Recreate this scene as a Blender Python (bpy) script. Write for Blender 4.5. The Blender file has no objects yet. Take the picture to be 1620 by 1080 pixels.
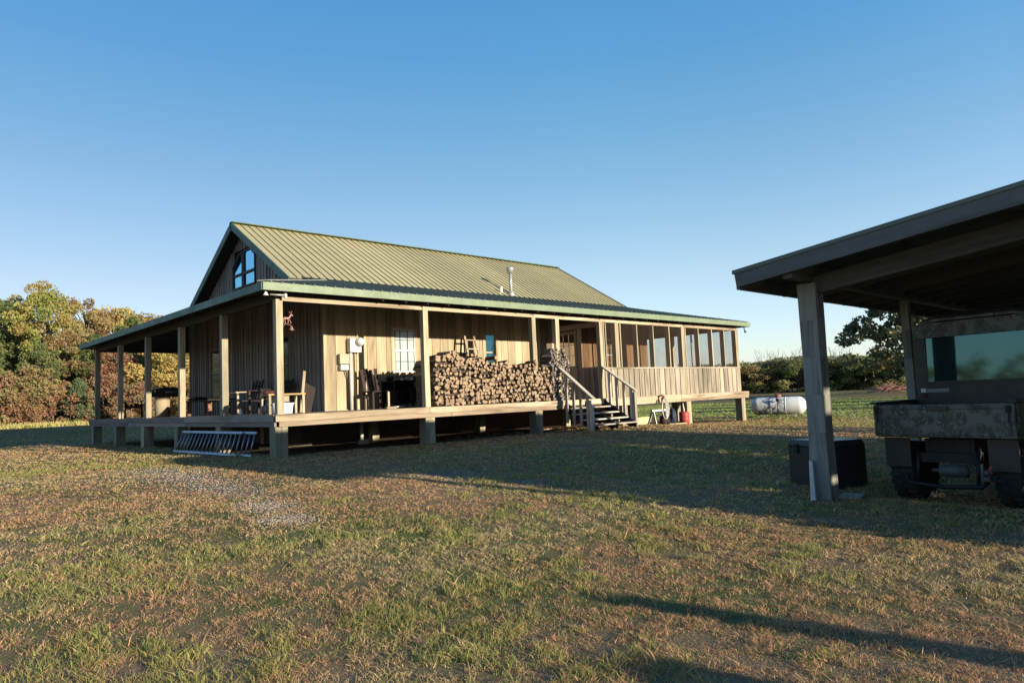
import bpy, bmesh, math, random
import numpy as np
from mathutils import Vector, Matrix, noise
random.seed(7); NR = np.random.RandomState(11)
sc = bpy.context.scene; COL = sc.collection
V = Vector; R = math.radians
SUN_AZ, SUN_EL = 10.0, 10.4          # sun stands behind the viewer, 10 degrees to the right of the house front's normal

# ------------------------------------------------------------------ node helpers
class NT:
    def __init__(s, name):
        m = bpy.data.materials.new(name); m.use_nodes = True; s.m = m; s.t = m.node_tree; s.n = s.t.nodes; s.l = s.t.links
        s.b = s.n['Principled BSDF']; s.out = s.n['Material Output']
    def add(s, t, **k):
        n = s.n.new('ShaderNode' + t)
        for a, v in k.items(): setattr(n, a, v)
        return n
    def link(s, a, b): s.l.new(a, b)
    def noise(s, vec, scale, detail=4, rough=.6, dist=0):
        n = s.add('TexNoise'); s.link(vec, n.inputs['Vector']); n.inputs['Scale'].default_value = scale
        n.inputs['Detail'].default_value = detail; n.inputs['Roughness'].default_value = rough; n.inputs['Distortion'].default_value = dist
        return n.outputs['Fac']
    def ramp(s, f, pts, interp='LINEAR'):
        n = s.add('ValToRGB'); s.link(f, n.inputs[0]); r = n.color_ramp; r.interpolation = interp
        while len(r.elements) < len(pts): r.elements.new(.5)
        for e, (p, c) in zip(r.elements, pts):
            e.position = p; e.color = (*c, 1) if len(c) == 3 else c
        return n.outputs[0]
    def g(s, f, a, b):
        return s.ramp(f, [(a, (0, 0, 0)), (b, (1, 1, 1))])
    def mix(s, f, a, b, mode='MIX'):
        n = s.add('Mix', data_type='RGBA', blend_type=mode)
        for i, v in ((0, f), (6, a), (7, b)):
            if hasattr(v, 'is_linked'): s.link(v, n.inputs[i])
            elif i == 0: n.inputs[0].default_value = v
            else: n.inputs[i].default_value = (*v, 1)
        return n.outputs[2]
    def math(s, op, a, b=0):
        n = s.add('Math', operation=op)
        for i, v in ((0, a), (1, b)):
            if hasattr(v, 'is_linked'): s.link(v, n.inputs[i])
            else: n.inputs[i].default_value = v
        return n.outputs[0]
    def mapv(s, vec, sc_):
        n = s.add('Mapping'); s.link(vec, n.inputs[0]); n.inputs['Scale'].default_value = sc_; return n.outputs[0]
    def bump(s, h, st=.3, d=.01):
        n = s.add('Bump'); s.link(h, n.inputs['Height']); n.inputs['Strength'].default_value = st; n.inputs['Distance'].default_value = d
        s.link(n.outputs[0], s.b.inputs['Normal']); return n
    def uv(s): return s.add('TexCoord').outputs['UV']
    def ob(s): return s.add('TexCoord').outputs['Object']
    def geo(s): return s.add('NewGeometry').outputs['Position']
    def attr(s, name, o='Fac'): return s.add('Attribute', attribute_name=name).outputs[o]
    def col(s, c):
        if hasattr(c, 'is_linked'): s.link(c, s.b.inputs['Base Color'])
        else: s.b.inputs['Base Color'].default_value = (*c, 1)
    def set(s, **k):
        for a, v in k.items(): s.b.inputs[a.replace('_', ' ')].default_value = v
        return s.m

def wood(name, light, dark, stain=(.08, .06, .05), stain_amt=.5, grain=1.0, rough=.8, knots=True):
    t = NT(name); uv = t.uv(); rnd = t.attr('var')
    g1 = t.noise(t.mapv(uv, (1.3, 38 * grain, 1)), 1, 5, .65, .3)
    g2 = t.noise(t.mapv(uv, (.7, 7 * grain, 1)), 1, 3, .5, .6)
    c = t.mix(t.g(g1, .3, .7), dark, light)
    c = t.mix(t.g(rnd, 0, 1), c, t.mix(.55, c, light)) 
    c = t.mix(t.math('MULTIPLY', t.g(g2, .5, .75), stain_amt), c, stain)
    f3 = t.noise(t.mapv(uv, (.35, 1.6, 1)), 1, 4, .6)
    c = t.mix(t.math('MULTIPLY', t.g(f3, .48, .72), stain_amt * .8), c, stain)
    if knots:
        v = t.add('TexVoronoi'); t.link(t.mapv(uv, (2.2, 8, 1)), v.inputs['Vector']); v.inputs['Scale'].default_value = 1
        k = t.ramp(v.outputs['Distance'], [(.05, (1, 1, 1)), (.12, (0, 0, 0))])
        c = t.mix(t.math('MULTIPLY', k, .45), c, stain)
    b = t.math('MULTIPLY', rnd, .45)
    hsv = t.add('HueSaturation'); t.link(c, hsv.inputs['Color']); t.link(t.math('ADD', b, .76), hsv.inputs['Value'])
    t.col(hsv.outputs[0]); t.bump(g1, .35, .004)
    return t.set(Roughness=rough, Specular_IOR_Level=.2)

def plain(name, c, rough=.6, metal=0, nz=.25, scale=6, bump=0, spec=.4, dark=None):
    t = NT(name); o = t.ob(); n = t.noise(o, scale, 5, .65)
    dark = dark or tuple(x * (1 - nz * 2) for x in c)
    t.col(t.mix(t.g(n, .3, .68), dark, c))
    if bump: t.bump(t.noise(o, scale * 6, 3), bump, .004)
    t.link(t.ramp(n, [(.3, (min(1, rough + .12),) * 3), (.7, (rough,) * 3)]), t.b.inputs['Roughness'])
    return t.set(Metallic=metal, Specular_IOR_Level=spec)

M = {}
M['board'] = wood('sunlit_pine_board', (.54, .45, .30), (.37, .29, .19), (.155, .105, .075), .6)  # the pine's own pale yellow tone
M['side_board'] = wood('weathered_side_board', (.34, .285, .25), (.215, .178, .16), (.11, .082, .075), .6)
M['grey_board'] = wood('grey_weathered_board', (.43, .37, .285), (.25, .21, .165), (.10, .08, .065), .9)
M['rail_wood'] = wood('silvered_rail_wood', (.60, .54, .46), (.40, .355, .30), (.18, .15, .125), .5)
M['post'] = wood('treated_pine_post', (.50, .435, .30), (.34, .285, .20), (.14, .11, .08), .65)
M['rim'] = wood('treated_rim_board', (.52, .42, .295), (.36, .265, .19), (.15, .10, .07), .8)
M['deck'] = wood('grey_deck_board', (.22, .19, .16), (.15, .13, .11), (.12, .1, .08), .6)
M['inner_board'] = wood('brown_inner_board', (.34, .205, .11), (.22, .13, .07), (.10, .06, .04), .5)
M['orange_wood'] = wood('orange_pine', (.55, .33, .15), (.4, .22, .09), (.2, .1, .05), .3)
M['dark_wood'] = wood('dark_stained_wood', (.05, .036, .032), (.03, .022, .02), (.02, .014, .014), .3)
M['skirt_wood'] = wood('brown_skirt_board', (.20, .135, .115), (.13, .09, .08), (.07, .05, .045), .4)  # reddish tone of the shade under the deck, put into the added sheets
M['grey_post'] = wood('grey_carport_wood', (.37, .36, .32), (.22, .215, .19), (.08, .075, .065), .9)
M['carport_ceiling'] = wood('carport_ceiling_wood', (.15, .135, .12), (.10, .09, .08), (.06, .055, .05), .5)
M['carport_beam'] = wood('dark_carport_beam', (.17, .17, .16), (.11, .11, .105), (.06, .056, .05), .6)
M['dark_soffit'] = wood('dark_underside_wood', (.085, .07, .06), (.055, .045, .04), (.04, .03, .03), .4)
M['backing'] = plain('dark_gap', (.015, .012, .011), .95, nz=.1)
M['pier'] = wood('pier_timber', (.42, .37, .26), (.28, .24, .17), (.12, .1, .08), .6)
M['fascia'] = plain('green_fascia_paint', (.225, .285, .185), .5, nz=.12, scale=3)
M['side_fascia'] = plain('teal_green_fascia_paint', (.13, .225, .185), .5, nz=.15, scale=3)  # the green fascia paint again, with side shade and sky tint in its colour
M['fascia_dark'] = plain('blue_green_fascia_paint', (.10, .17, .135), .5, nz=.15, scale=3)
M['metal_dark'] = plain('black_metal', (.02, .02, .021), .45, .3, nz=.2)
M['alu'] = plain('dull_aluminium', (.30, .35, .41), .35, .75, nz=.1)
M['galv'] = plain('galvanised_metal', (.55, .55, .53), .4, .5, nz=.15)
M['dull_steel'] = plain('dull_dark_steel', (.13, .135, .135), .6, .4, nz=.3)
M['pvc'] = plain('grey_plastic_pipe', (.62, .58, .55), .5, nz=.12)
M['box_beige'] = plain('beige_utility_box', (.42, .39, .27), .5, nz=.08)
M['box_grey'] = plain('grey_meter_box', (.62, .62, .62), .5, nz=.08)
M['white'] = plain('white_paint', (.78, .78, .76), .45, nz=.06)
M['red'] = plain('faded_red_plastic', (.52, .075, .07), .4, nz=.15)
M['yellow'] = plain('pale_yellow_board', (.66, .60, .30), .7, nz=.08)
M['rubber'] = plain('black_rubber', (.035, .034, .033), .8, nz=.2, bump=.5, scale=20)
M['black_plastic'] = plain('black_plastic', (.03, .032, .033), .35, nz=.2, spec=.5)
M['rust'] = plain('rusty_iron', (.33, .17, .12), .7, .3, nz=.2)
M['pink_rust'] = plain('reddish_brown_iron', (.42, .22, .18), .6, .2, nz=.2)
M['hose'] = plain('pale_hose', (.6, .56, .55), .5, nz=.1)
M['concrete'] = plain('pale_concrete', (.38, .36, .33), .9, nz=.2, bump=.3)
M['blind'] = plain('white_blind', (.66, .68, .66), .8, nz=.03)
M['win_frame'] = plain('tan_window_frame', (.50, .38, .24), .6, nz=.1)
M['sash'] = plain('white_sash', (.72, .72, .70), .5, nz=.05)
M['frame_dark'] = plain('dark_window_frame', (.05, .045, .042), .5, nz=.1)
M['brown_cloth'] = plain('maroon_cloth', (.12, .045, .045), .9, nz=.3, scale=10)

def metal_roof(name, c1, c2, rough=.42):
    t = NT(name); uv = t.uv(); n = t.noise(t.mapv(uv, (.5, 1.5, 1)), 1.2, 5, .65); n2 = t.noise(uv, 14, 3)
    c = t.mix(t.g(n, .3, .7), c1, c2); c = t.mix(t.math('MULTIPLY', t.g(n2, .5, .8), .25), c, tuple(x * .6 for x in c1))
    hsv = t.add('HueSaturation'); t.link(c, hsv.inputs['Color']); t.link(t.math('ADD', t.math('MULTIPLY', t.attr('var'), .22), .88), hsv.inputs['Value'])
    t.col(hsv.outputs[0])
    return t.set(Roughness=rough, Metallic=0, Specular_IOR_Level=.4)
M['roof'] = metal_roof('green_metal_roof', (.39, .345, .185), (.47, .415, .23))
M['rib'] = plain('roof_rib_metal', (.15, .14, .075), .5, nz=.1)
M['porch_roof'] = metal_roof('dark_green_metal_roof', (.13, .15, .12), (.17, .19, .15), .5)

def glass_mirror(name, tint, metal=.7, base=.03):
    t = NT(name); n = t.noise(t.ob(), 1.3, 2)
    t.col(t.mix(t.g(n, .3, .7), tint, tuple(x * .85 for x in tint)))
    t.bump(t.noise(t.ob(), 2.0, 1), .02, .02)
    return t.set(Roughness=base, Metallic=metal, Specular_IOR_Level=.8)
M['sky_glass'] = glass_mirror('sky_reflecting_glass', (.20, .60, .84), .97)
def smooth_glass():
    t = NT('dark_teal_glass'); n = t.noise(t.ob(), .8, 2); t.col(t.mix(t.g(n, .3, .7), (.055, .12, .12), (.065, .135, .135))); return t.set(Roughness=.04, Metallic=.85)
M['utv_glass'] = smooth_glass(); M['blue_tarp'] = plain('dark_blue_tarp', (.03, .05, .09), .6, nz=.3)
M['teal_glass'] = glass_mirror('teal_window_glass', (.10, .34, .42), .9)
M['dark_glass'] = glass_mirror('dark_pane_glass', (.05, .055, .055), .3, .05)
def clear_glass(name):
    t = NT(name); tr = t.add('BsdfTransparent'); gl = t.add('BsdfGlossy'); gl.inputs['Roughness'].default_value = .02
    tr.inputs[0].default_value = (.92, .95, .96, 1)
    lw = t.add('LayerWeight'); lw.inputs[0].default_value = .5; mx = t.add('MixShader')
    fac = t.math('ADD', t.math('MULTIPLY', t.math('POWER', lw.outputs['Facing'], 3.0), .7), .05)
    t.link(fac, mx.inputs[0]); t.link(tr.outputs[0], mx.inputs[1]); t.link(gl.outputs[0], mx.inputs[2]); t.link(mx.outputs[0], t.out.inputs[0])
    return t.m
M['glass'] = clear_glass('clear_window_glass')
def screen_mat():
    t = NT('insect_screen'); tr = t.add('BsdfTransparent'); d = t.add('BsdfDiffuse'); d.inputs[0].default_value = (.075, .055, .045, 1)
    mx = t.add('MixShader'); n = t.noise(t.ob(), 2, 3)
    t.link(t.ramp(n, [(.3, (.22,) * 3), (.7, (.31,) * 3)]), mx.inputs[0])
    t.link(tr.outputs[0], mx.inputs[1]); t.link(d.outputs[0], mx.inputs[2]); t.link(mx.outputs[0], t.out.inputs[0]); return t.m
M['screen'] = screen_mat()

def camo_mat():
    t = NT('camouflage_panel'); o = t.ob()
    v = t.add('TexVoronoi'); t.link(o, v.inputs['Vector']); v.inputs['Scale'].default_value = 9
    d = t.noise(o, 5, 5, .7, 1.8); w_ = t.noise(t.mapv(o, (1, 1, .5)), 11, 4, .6, 3.0); w2 = t.noise(t.mapv(o, (.6, .6, 1.6)), 16, 3, .6, 4.0)
    c = t.ramp(d, [(.36, (.03, .035, .03)), (.44, (.085, .09, .075)), (.5, (.05, .055, .045)), (.58, (.12, .105, .08)), (.66, (.06, .065, .055))])
    c = t.mix(t.g(w_, .55, .6), c, (.24, .23, .2)); c = t.mix(t.g(w2, .58, .62), c, (.035, .03, .028))
    c = t.mix(t.g(v.outputs['Distance'], .5, .72), c, (.17, .17, .15))
    c = t.mix(1, c, (.80, .80, .78), 'MULTIPLY'); t.col(c); return t.set(Roughness=.5)
M['camo'] = camo_mat()

def tank_mat():
    t = NT('dirty_white_tank'); o = t.ob(); n = t.noise(o, 5, 7, .8, .8); n2 = t.noise(o, 1.4, 3)
    f = t.math('MULTIPLY', t.g(n, .44, .54), t.g(n2, .30, .52))
    pos = t.add('SeparateXYZ'); t.link(o, pos.inputs[0])
    mask = t.g(pos.outputs[0], -.05, .55)
    f = t.math('MULTIPLY', f, t.math('SUBTRACT', 1.05, mask))
    t.col(t.mix(f, (.86, .86, .84), (.13, .14, .17))); return t.set(Roughness=.4)
M['tank'] = tank_mat()

def log_end():
    t = NT('split_log_end'); o = t.ob(); oi = t.add('ObjectInfo'); w = t.add('TexWave', wave_type='RINGS', rings_direction='Y')
    t.link(o, w.inputs[0]); w.inputs['Scale'].default_value = 14; w.inputs['Distortion'].default_value = 2.5
    n = t.noise(o, 22, 4); c = t.mix(t.g(n, .3, .7), (.23, .175, .13), (.46, .365, .27)); c = t.mix(t.math('MULTIPLY', w.outputs[0], .25), c, (.24, .15, .09))
    c2 = t.ramp(oi.outputs['Random'], [(0, (.50, .46, .44)), (.25, (.8, .74, .68)), (.6, (1.0, .95, .88)), (1, (1.2, 1.08, .95))])
    t.col(t.mix(1, c, c2, 'MULTIPLY')); t.bump(n, .5, .01); return t.set(Roughness=.85, Specular_IOR_Level=.15)
def log_bark():
    t = NT('log_bark'); o = t.ob(); n = t.noise(t.mapv(o, (30, 4, 30)), 1, 5, .7)
    t.col(t.mix(t.g(n, .3, .7), (.05, .04, .033), (.16, .125, .10))); t.bump(n, .8, .01); return t.set(Roughness=.95, Specular_IOR_Level=.1)
M['log_end'] = log_end(); M['bark_log'] = log_bark()
def twig_mat():
    t = NT('kindling_wood'); o = t.ob(); oi = t.add('ObjectInfo'); n = t.noise(o, 25, 4)
    c = t.ramp(oi.outputs['Random'], [(0, (.11, .08, .07)), (.3, (.33, .23, .19)), (.6, (.24, .21, .20)), (1, (.46, .40, .36))])
    t.col(t.mix(t.g(n, .3, .7), t.mix(.5, c, (.06, .05, .04)), c)); return t.set(Roughness=.9, Specular_IOR_Level=.1)
M['twig'] = twig_mat()

def bark_mat(name, a, b):
    t = NT(name); n = t.noise(t.mapv(t.ob(), (6, 6, 1.2)), 2, 5, .7); t.col(t.mix(t.g(n, .3, .7), a, b)); t.bump(n, .6, .03); return t.set(Roughness=.95, Specular_IOR_Level=.1)
M['bark'] = bark_mat('grey_brown_bark', (.09, .075, .06), (.26, .22, .18)); M['pale_bark'] = bark_mat('pale_bark', (.22, .19, .15), (.48, .42, .35))
def leaf_mat(name, cols, trans=.35):
    t = NT(name); v = t.attr('var'); geo = t.geo(); n = t.noise(geo, .55, 3); oi = t.add('ObjectInfo')
    f = t.math('ADD', t.math('MULTIPLY', v, .62), t.math('MULTIPLY', n, .5)); f = t.math('ADD', f, t.math('MULTIPLY', oi.outputs['Random'], .14))
    k = len(cols); c = t.ramp(f, [(.14 + .72 * i / (k - 1), cc) for i, cc in enumerate(cols)])
    hs = t.add('HueSaturation'); hs.inputs['Saturation'].default_value = .93; hs.inputs['Value'].default_value = 1.08; t.link(c, hs.inputs['Color']); c = hs.outputs[0]
    t.col(c); tl = t.add('BsdfTranslucent'); t.link(c, tl.inputs[0]); mx = t.add('MixShader'); mx.inputs[0].default_value = trans
    t.link(t.b.outputs[0], mx.inputs[1]); t.link(tl.outputs[0], mx.inputs[2]); t.link(mx.outputs[0], t.out.inputs[0])
    return t.set(Roughness=.6, Specular_IOR_Level=.25)
M['leaf_yellow'] = leaf_mat('yellow_green_leaves', [(.08, .12, .03), (.17, .21, .05), (.28, .31, .07), (.40, .38, .10), (.38, .28, .08)])
M['leaf_orange'] = leaf_mat('orange_brown_leaves', [(.10, .09, .04), (.18, .14, .06), (.30, .19, .08), (.38, .26, .10), (.28, .27, .10)])
M['leaf_red'] = leaf_mat('red_leaves', [(.11, .07, .045), (.22, .10, .06), (.34, .145, .09), (.38, .23, .12), (.27, .22, .10)])
M['leaf_green'] = leaf_mat('dark_green_leaves', [(0.042, 0.070, 0.028), (0.084, 0.126, 0.042), (0.140, 0.182, 0.056), (0.196, 0.224, 0.077), (0.280, 0.252, 0.084)])
M['leaf_gold'] = leaf_mat('golden_leaves', [(0.196, 0.154, 0.042), (0.364, 0.266, 0.070), (0.504, 0.350, 0.091), (0.560, 0.392, 0.112), (0.364, 0.322, 0.098)])
M['leaf_cedar'] = leaf_mat('grey_green_needles', [(0.056, 0.098, 0.049), (0.098, 0.154, 0.070), (0.154, 0.210, 0.091), (0.210, 0.252, 0.112)])
M['leaf_oak'] = leaf_mat('dull_green_leaves', [(0.028, 0.049, 0.021), (0.056, 0.091, 0.042), (0.098, 0.133, 0.063), (0.154, 0.161, 0.070), (0.280, 0.224, 0.098)])

# ------------------------------------------------------------------ mesh builder
class MB:
    def __init__(s): s.v = []; s.f = []; s.uv = []; s.var = []; s.mi = []; s.sm = []
    def face(s, pts, uvs, var, mi=0, smooth=False):
        b = len(s.v); s.v += [tuple(p) for p in pts]; s.f.append(list(range(b, b + len(pts)))); s.uv += uvs; s.var += [var] * len(pts); s.mi.append(mi); s.sm.append(smooth)
    def hexa(s, c, mi=0, var=None):
        """c: 8 corners, bottom ring 0-3, top ring 4-7"""
        c = [V(p) for p in c]; var = random.random() if var is None else var; ox, oy = random.uniform(0, 50), random.uniform(0, 50)
        e = [(c[1] - c[0]).length, (c[3] - c[0]).length, (c[4] - c[0]).length]
        ax = [(c[1] - c[0]).normalized() if e[0] > 1e-6 else V((1, 0, 0)), (c[3] - c[0]).normalized() if e[1] > 1e-6 else V((0, 1, 0)), (c[4] - c[0]).normalized() if e[2] > 1e-6 else V((0, 0, 1))]
        L = ax[e.index(max(e))]; b = len(s.v); s.v += [tuple(p) for p in c]
        for q in ((0, 3, 2, 1), (4, 5, 6, 7), (0, 1, 5, 4), (1, 2, 6, 5), (2, 3, 7, 6), (3, 0, 4, 7)):
            p = [c[i] for i in q]; nrm = (p[1] - p[0]).cross(p[2] - p[1])
            if nrm.length < 1e-12: nrm = V((0, 0, 1))
            nrm.normalize(); W = nrm.cross(L)
            if W.length < .3: U_ = (p[1] - p[0]).normalized(); W = nrm.cross(U_)
            else: U_ = L
            s.f.append([b + i for i in q]); s.uv += [((x - c[0]).dot(U_) + ox, (x - c[0]).dot(W) + oy) for x in p]
            s.var += [var] * 4; s.mi.append(mi); s.sm.append(False)
    def box(s, x0, y0, z0, x1, y1, z1, mi=0, var=None):
        x0, x1 = sorted((x0, x1)); y0, y1 = sorted((y0, y1)); z0, z1 = sorted((z0, z1))
        s.hexa([(x0, y0, z0), (x1, y0, z0), (x1, y1, z0), (x0, y1, z0), (x0, y0, z1), (x1, y0, z1), (x1, y1, z1), (x0, y1, z1)], mi, var)
    def beam(s, p, q, w, h, up=(0, 0, 1), mi=0, var=None):
        p, q = V(p), V(q); d = (q - p).normalized(); u = V(up); sd = d.cross(u)
        if sd.length < 1e-4: sd = d.cross(V((0, 1, 0)))
        sd.normalize(); u = sd.cross(d); a, b = sd * w / 2, u * h / 2
        s.hexa([p - a - b, p + a - b, q + a - b, q - a - b, p - a + b, p + a + b, q + a + b, q - a + b], mi, var)
    def tube(s, pts, r, n=8, mi=0, cap=True, smooth=True):
        pts = [V(p) for p in pts]; rr = r if isinstance(r, (list, tuple)) else [r] * len(pts); b = len(s.v); var = random.random(); ln = 0
        pd = None; rings = []
        for i, p in enumerate(pts):
            d = (pts[min(i + 1, len(pts) - 1)] - pts[max(i - 1, 0)]).normalized()
            if pd is None: a = d.cross(V((0, 0, 1))); a = a if a.length > 1e-3 else d.cross(V((1, 0, 0)))
            else: a = pa - d * pa.dot(d)
            a.normalize(); c = d.cross(a); pa = a; pd = d
            rings.append([p + (a * math.cos(t) + c * math.sin(t)) * rr[i] for t in [2 * math.pi * k / n for k in range(n)]])
            s.v += [tuple(x) for x in rings[-1]]
        for i in range(len(pts) - 1):
            l2 = ln + (pts[i + 1] - pts[i]).length
            for k in range(n):
                k2 = (k + 1) % n; s.f.append([b + i * n + k, b + i * n + k2, b + (i + 1) * n + k2, b + (i + 1) * n + k])
                w = 2 * math.pi * rr[i] / n; s.uv += [(ln, k * w), (ln, (k + 1) * w), (l2, (k + 1) * w), (l2, k * w)]; s.var += [var] * 4; s.mi.append(mi); s.sm.append(smooth)
            ln = l2
        if cap:
            for i0, rev in ((0, True), (len(pts) - 1, False)):
                idx = [b + i0 * n + k for k in range(n)]; idx = idx[::-1] if rev else idx
                s.f.append(idx); s.uv += [(0, 0)] * n; s.var += [var] * n; s.mi.append(mi); s.sm.append(False)
    def lathe(s, prof, c=(0, 0, 0), axis='z', n=20, mi=0):
        """prof: (r, h) pairs"""
        b = len(s.v); var = random.random(); c = V(c)
        for r, h in prof:
            for k in range(n):
                t = 2 * math.pi * k / n; a, d = r * math.cos(t), r * math.sin(t)
                s.v.append(tuple(c + V({'z': (a, d, h), 'x': (h, a, d), 'y': (d, h, a)}[axis])))
        for i in range(len(prof) - 1):
            for k in range(n):
                k2 = (k + 1) % n; s.f.append([b + i * n + k, b + i * n + k2, b + (i + 1) * n + k2, b + (i + 1) * n + k]); s.uv += [(prof[i][1], k * .1)] * 4; s.var += [var] * 4; s.mi.append(mi); s.sm.append(True)
        for i0, rev in ((0, True), (len(prof) - 1, False)):
            if prof[i0][0] > 1e-4:
                idx = [b + i0 * n + k for k in range(n)]; s.f.append(idx[::-1] if rev else idx); s.uv += [(0, 0)] * n; s.var += [var] * n; s.mi.append(mi); s.sm.append(False)
    def mesh(s, name):
        me = bpy.data.meshes.new(name); me.from_pydata(s.v, [], s.f); uvl = me.uv_layers.new(name='UVMap')
        uvl.data.foreach_set('uv', np.array(s.uv, dtype=np.float32).ravel())
        a = me.attributes.new('var', 'FLOAT', 'CORNER'); a.data.foreach_set('value', np.array(s.var, dtype=np.float32))
        me.polygons.foreach_set('material_index', s.mi); me.polygons.foreach_set('use_smooth', s.sm); return me
    def build(s, name, mats, parent=None, bevel=0):
        me = s.mesh(name)
        for m in (mats if isinstance(mats, (list, tuple)) else [mats]): me.materials.append(M[m] if isinstance(m, str) else m)
        o = bpy.data.objects.new(name, me); COL.objects.link(o); o.parent = parent
        if bevel:
            bm = bmesh.new(); bm.from_mesh(me); bmesh.ops.bevel(bm, geom=list(bm.edges), offset=bevel, segments=1, affect='EDGES', clamp_overlap=True)
            bm.to_mesh(me); bm.free()
        return o

def empty(name, loc=(0, 0, 0), rz=0, parent=None):
    o = bpy.data.objects.new(name, None); o.empty_display_size = .2; COL.objects.link(o); o.location = loc; o.rotation_euler = (0, 0, rz); o.parent = parent; return o
def tag(o, label=None, cat=None, group=None, kind=None):
    if label: o['label'] = label
    if cat: o['category'] = cat
    if group: o['group'] = group
    if kind: o['kind'] = kind
    return o
def copy_tree(o, parent=None):
    c = o.copy(); COL.objects.link(c)
    if parent: c.parent = parent; c.matrix_parent_inverse = o.matrix_parent_inverse
    for ch in [x for x in o.children]: copy_tree(ch, c)
    return c

def sst(a, b, x):
    t = min(1, max(0, (x - a) / (b - a))); return t * t * (3 - 2 * t)
def ground(x, y):
    d = math.hypot(x + 6.2, y + 13.4)
    z = -.84 - .25 * sst(9, 18, x) - .26 * sst(-1, -12, y)
    z += .7 * sst(45, 150, d) * sst(0, 40, x) + .36 * sst(29, 42, y) * (1 - sst(14, 30, x))
    z += .015 * noise.noise(V((x * .35, y * .35, 0))) - .08 * sst(-10.15, -10.5, y) * sst(1.6, 2.2, x)
    return z
def ground_np(x, y):
    def s(a, b, v):
        t = np.clip((v - a) / (b - a), 0, 1); return t * t * (3 - 2 * t)
    d = np.hypot(x + 6.2, y + 13.4)
    return -.84 - .25 * s(9, 18, x) - .26 * s(-1, -12, y) + .7 * s(45, 150, d) * s(0, 40, x) + .36 * s(29, 42, y) * (1 - s(14, 30, x)) - .08 * s(-10.15, -10.5, y) * s(1.6, 2.2, x)

# ------------------------------------------------------------------ world, sun, camera
w = bpy.data.worlds.new("World"); sc.world = w; w.use_nodes = True; wn, wl = w.node_tree.nodes, w.node_tree.links
sky = wn.new('ShaderNodeTexSky'); sky.sky_type = 'NISHITA'; sky.sun_disc = False
sky.sun_elevation = R(SUN_EL); sky.sun_rotation = R(180 - SUN_AZ); sky.air_density = 1; sky.dust_density = .3; sky.ozone_density = 2
tc = wn.new('ShaderNodeTexCoord'); sp = wn.new('ShaderNodeSeparateXYZ'); wl.new(tc.outputs['Generated'], sp.inputs[0])
rp = wn.new('ShaderNodeValToRGB'); wl.new(sp.outputs[2], rp.inputs[0])
cr = rp.color_ramp
SKYT = [(0.0, (2.0, 2.25, 3.7)), (.05, (2.55, 2.5, 3.05)), (.16, (2.9, 2.6, 2.58)), (.31, (2.3, 2.68, 2.68)), (.45, (1.6, 2.75, 3.1)), (.6, (1.35, 2.8, 3.5))]
while len(cr.elements) < len(SKYT): cr.elements.new(.5)
for e, (p, c) in zip(cr.elements, SKYT): e.position = p; e.color = (c[0] / 4, c[1] / 4, c[2] / 4, 1)
mx = wn.new('ShaderNodeVectorMath'); mx.operation = 'MULTIPLY'; wl.new(sky.outputs[0], mx.inputs[0]); wl.new(rp.outputs[0], mx.inputs[1])
m2 = wn.new('ShaderNodeVectorMath'); m2.operation = 'SCALE'; wl.new(mx.outputs[0], m2.inputs[0]); m2.inputs['Scale'].default_value = 4
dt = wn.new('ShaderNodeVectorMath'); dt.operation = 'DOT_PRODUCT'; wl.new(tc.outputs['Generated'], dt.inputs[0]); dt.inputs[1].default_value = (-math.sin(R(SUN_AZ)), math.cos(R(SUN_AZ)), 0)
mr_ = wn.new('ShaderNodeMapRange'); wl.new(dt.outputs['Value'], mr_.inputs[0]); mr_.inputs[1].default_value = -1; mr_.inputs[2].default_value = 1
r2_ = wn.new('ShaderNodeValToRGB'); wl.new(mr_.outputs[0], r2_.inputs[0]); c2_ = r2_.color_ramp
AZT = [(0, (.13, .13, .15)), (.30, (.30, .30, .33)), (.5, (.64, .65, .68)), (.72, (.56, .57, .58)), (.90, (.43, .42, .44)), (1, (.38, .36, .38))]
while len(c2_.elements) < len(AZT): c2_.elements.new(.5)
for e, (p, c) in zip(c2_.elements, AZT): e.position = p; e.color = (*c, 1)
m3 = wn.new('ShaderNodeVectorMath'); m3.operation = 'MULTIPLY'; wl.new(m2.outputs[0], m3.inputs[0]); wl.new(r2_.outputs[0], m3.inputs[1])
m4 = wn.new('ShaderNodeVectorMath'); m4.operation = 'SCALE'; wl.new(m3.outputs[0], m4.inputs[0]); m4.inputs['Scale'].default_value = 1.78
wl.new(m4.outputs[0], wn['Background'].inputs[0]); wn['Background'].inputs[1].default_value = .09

sd = bpy.data.lights.new('sun', 'SUN'); sd.energy = 8.0; sd.angle = R(.6); sd.color = (1.0, .89, .69)
so = bpy.data.objects.new('sun', sd); COL.objects.link(so)
sdir = V((math.sin(R(SUN_AZ)) * math.cos(R(SUN_EL)), -math.cos(R(SUN_AZ)) * math.cos(R(SUN_EL)), math.sin(R(SUN_EL))))
so.rotation_euler = sdir.to_track_quat('Z', 'Y').to_euler(); so.location = (20, -40, 30)

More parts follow.
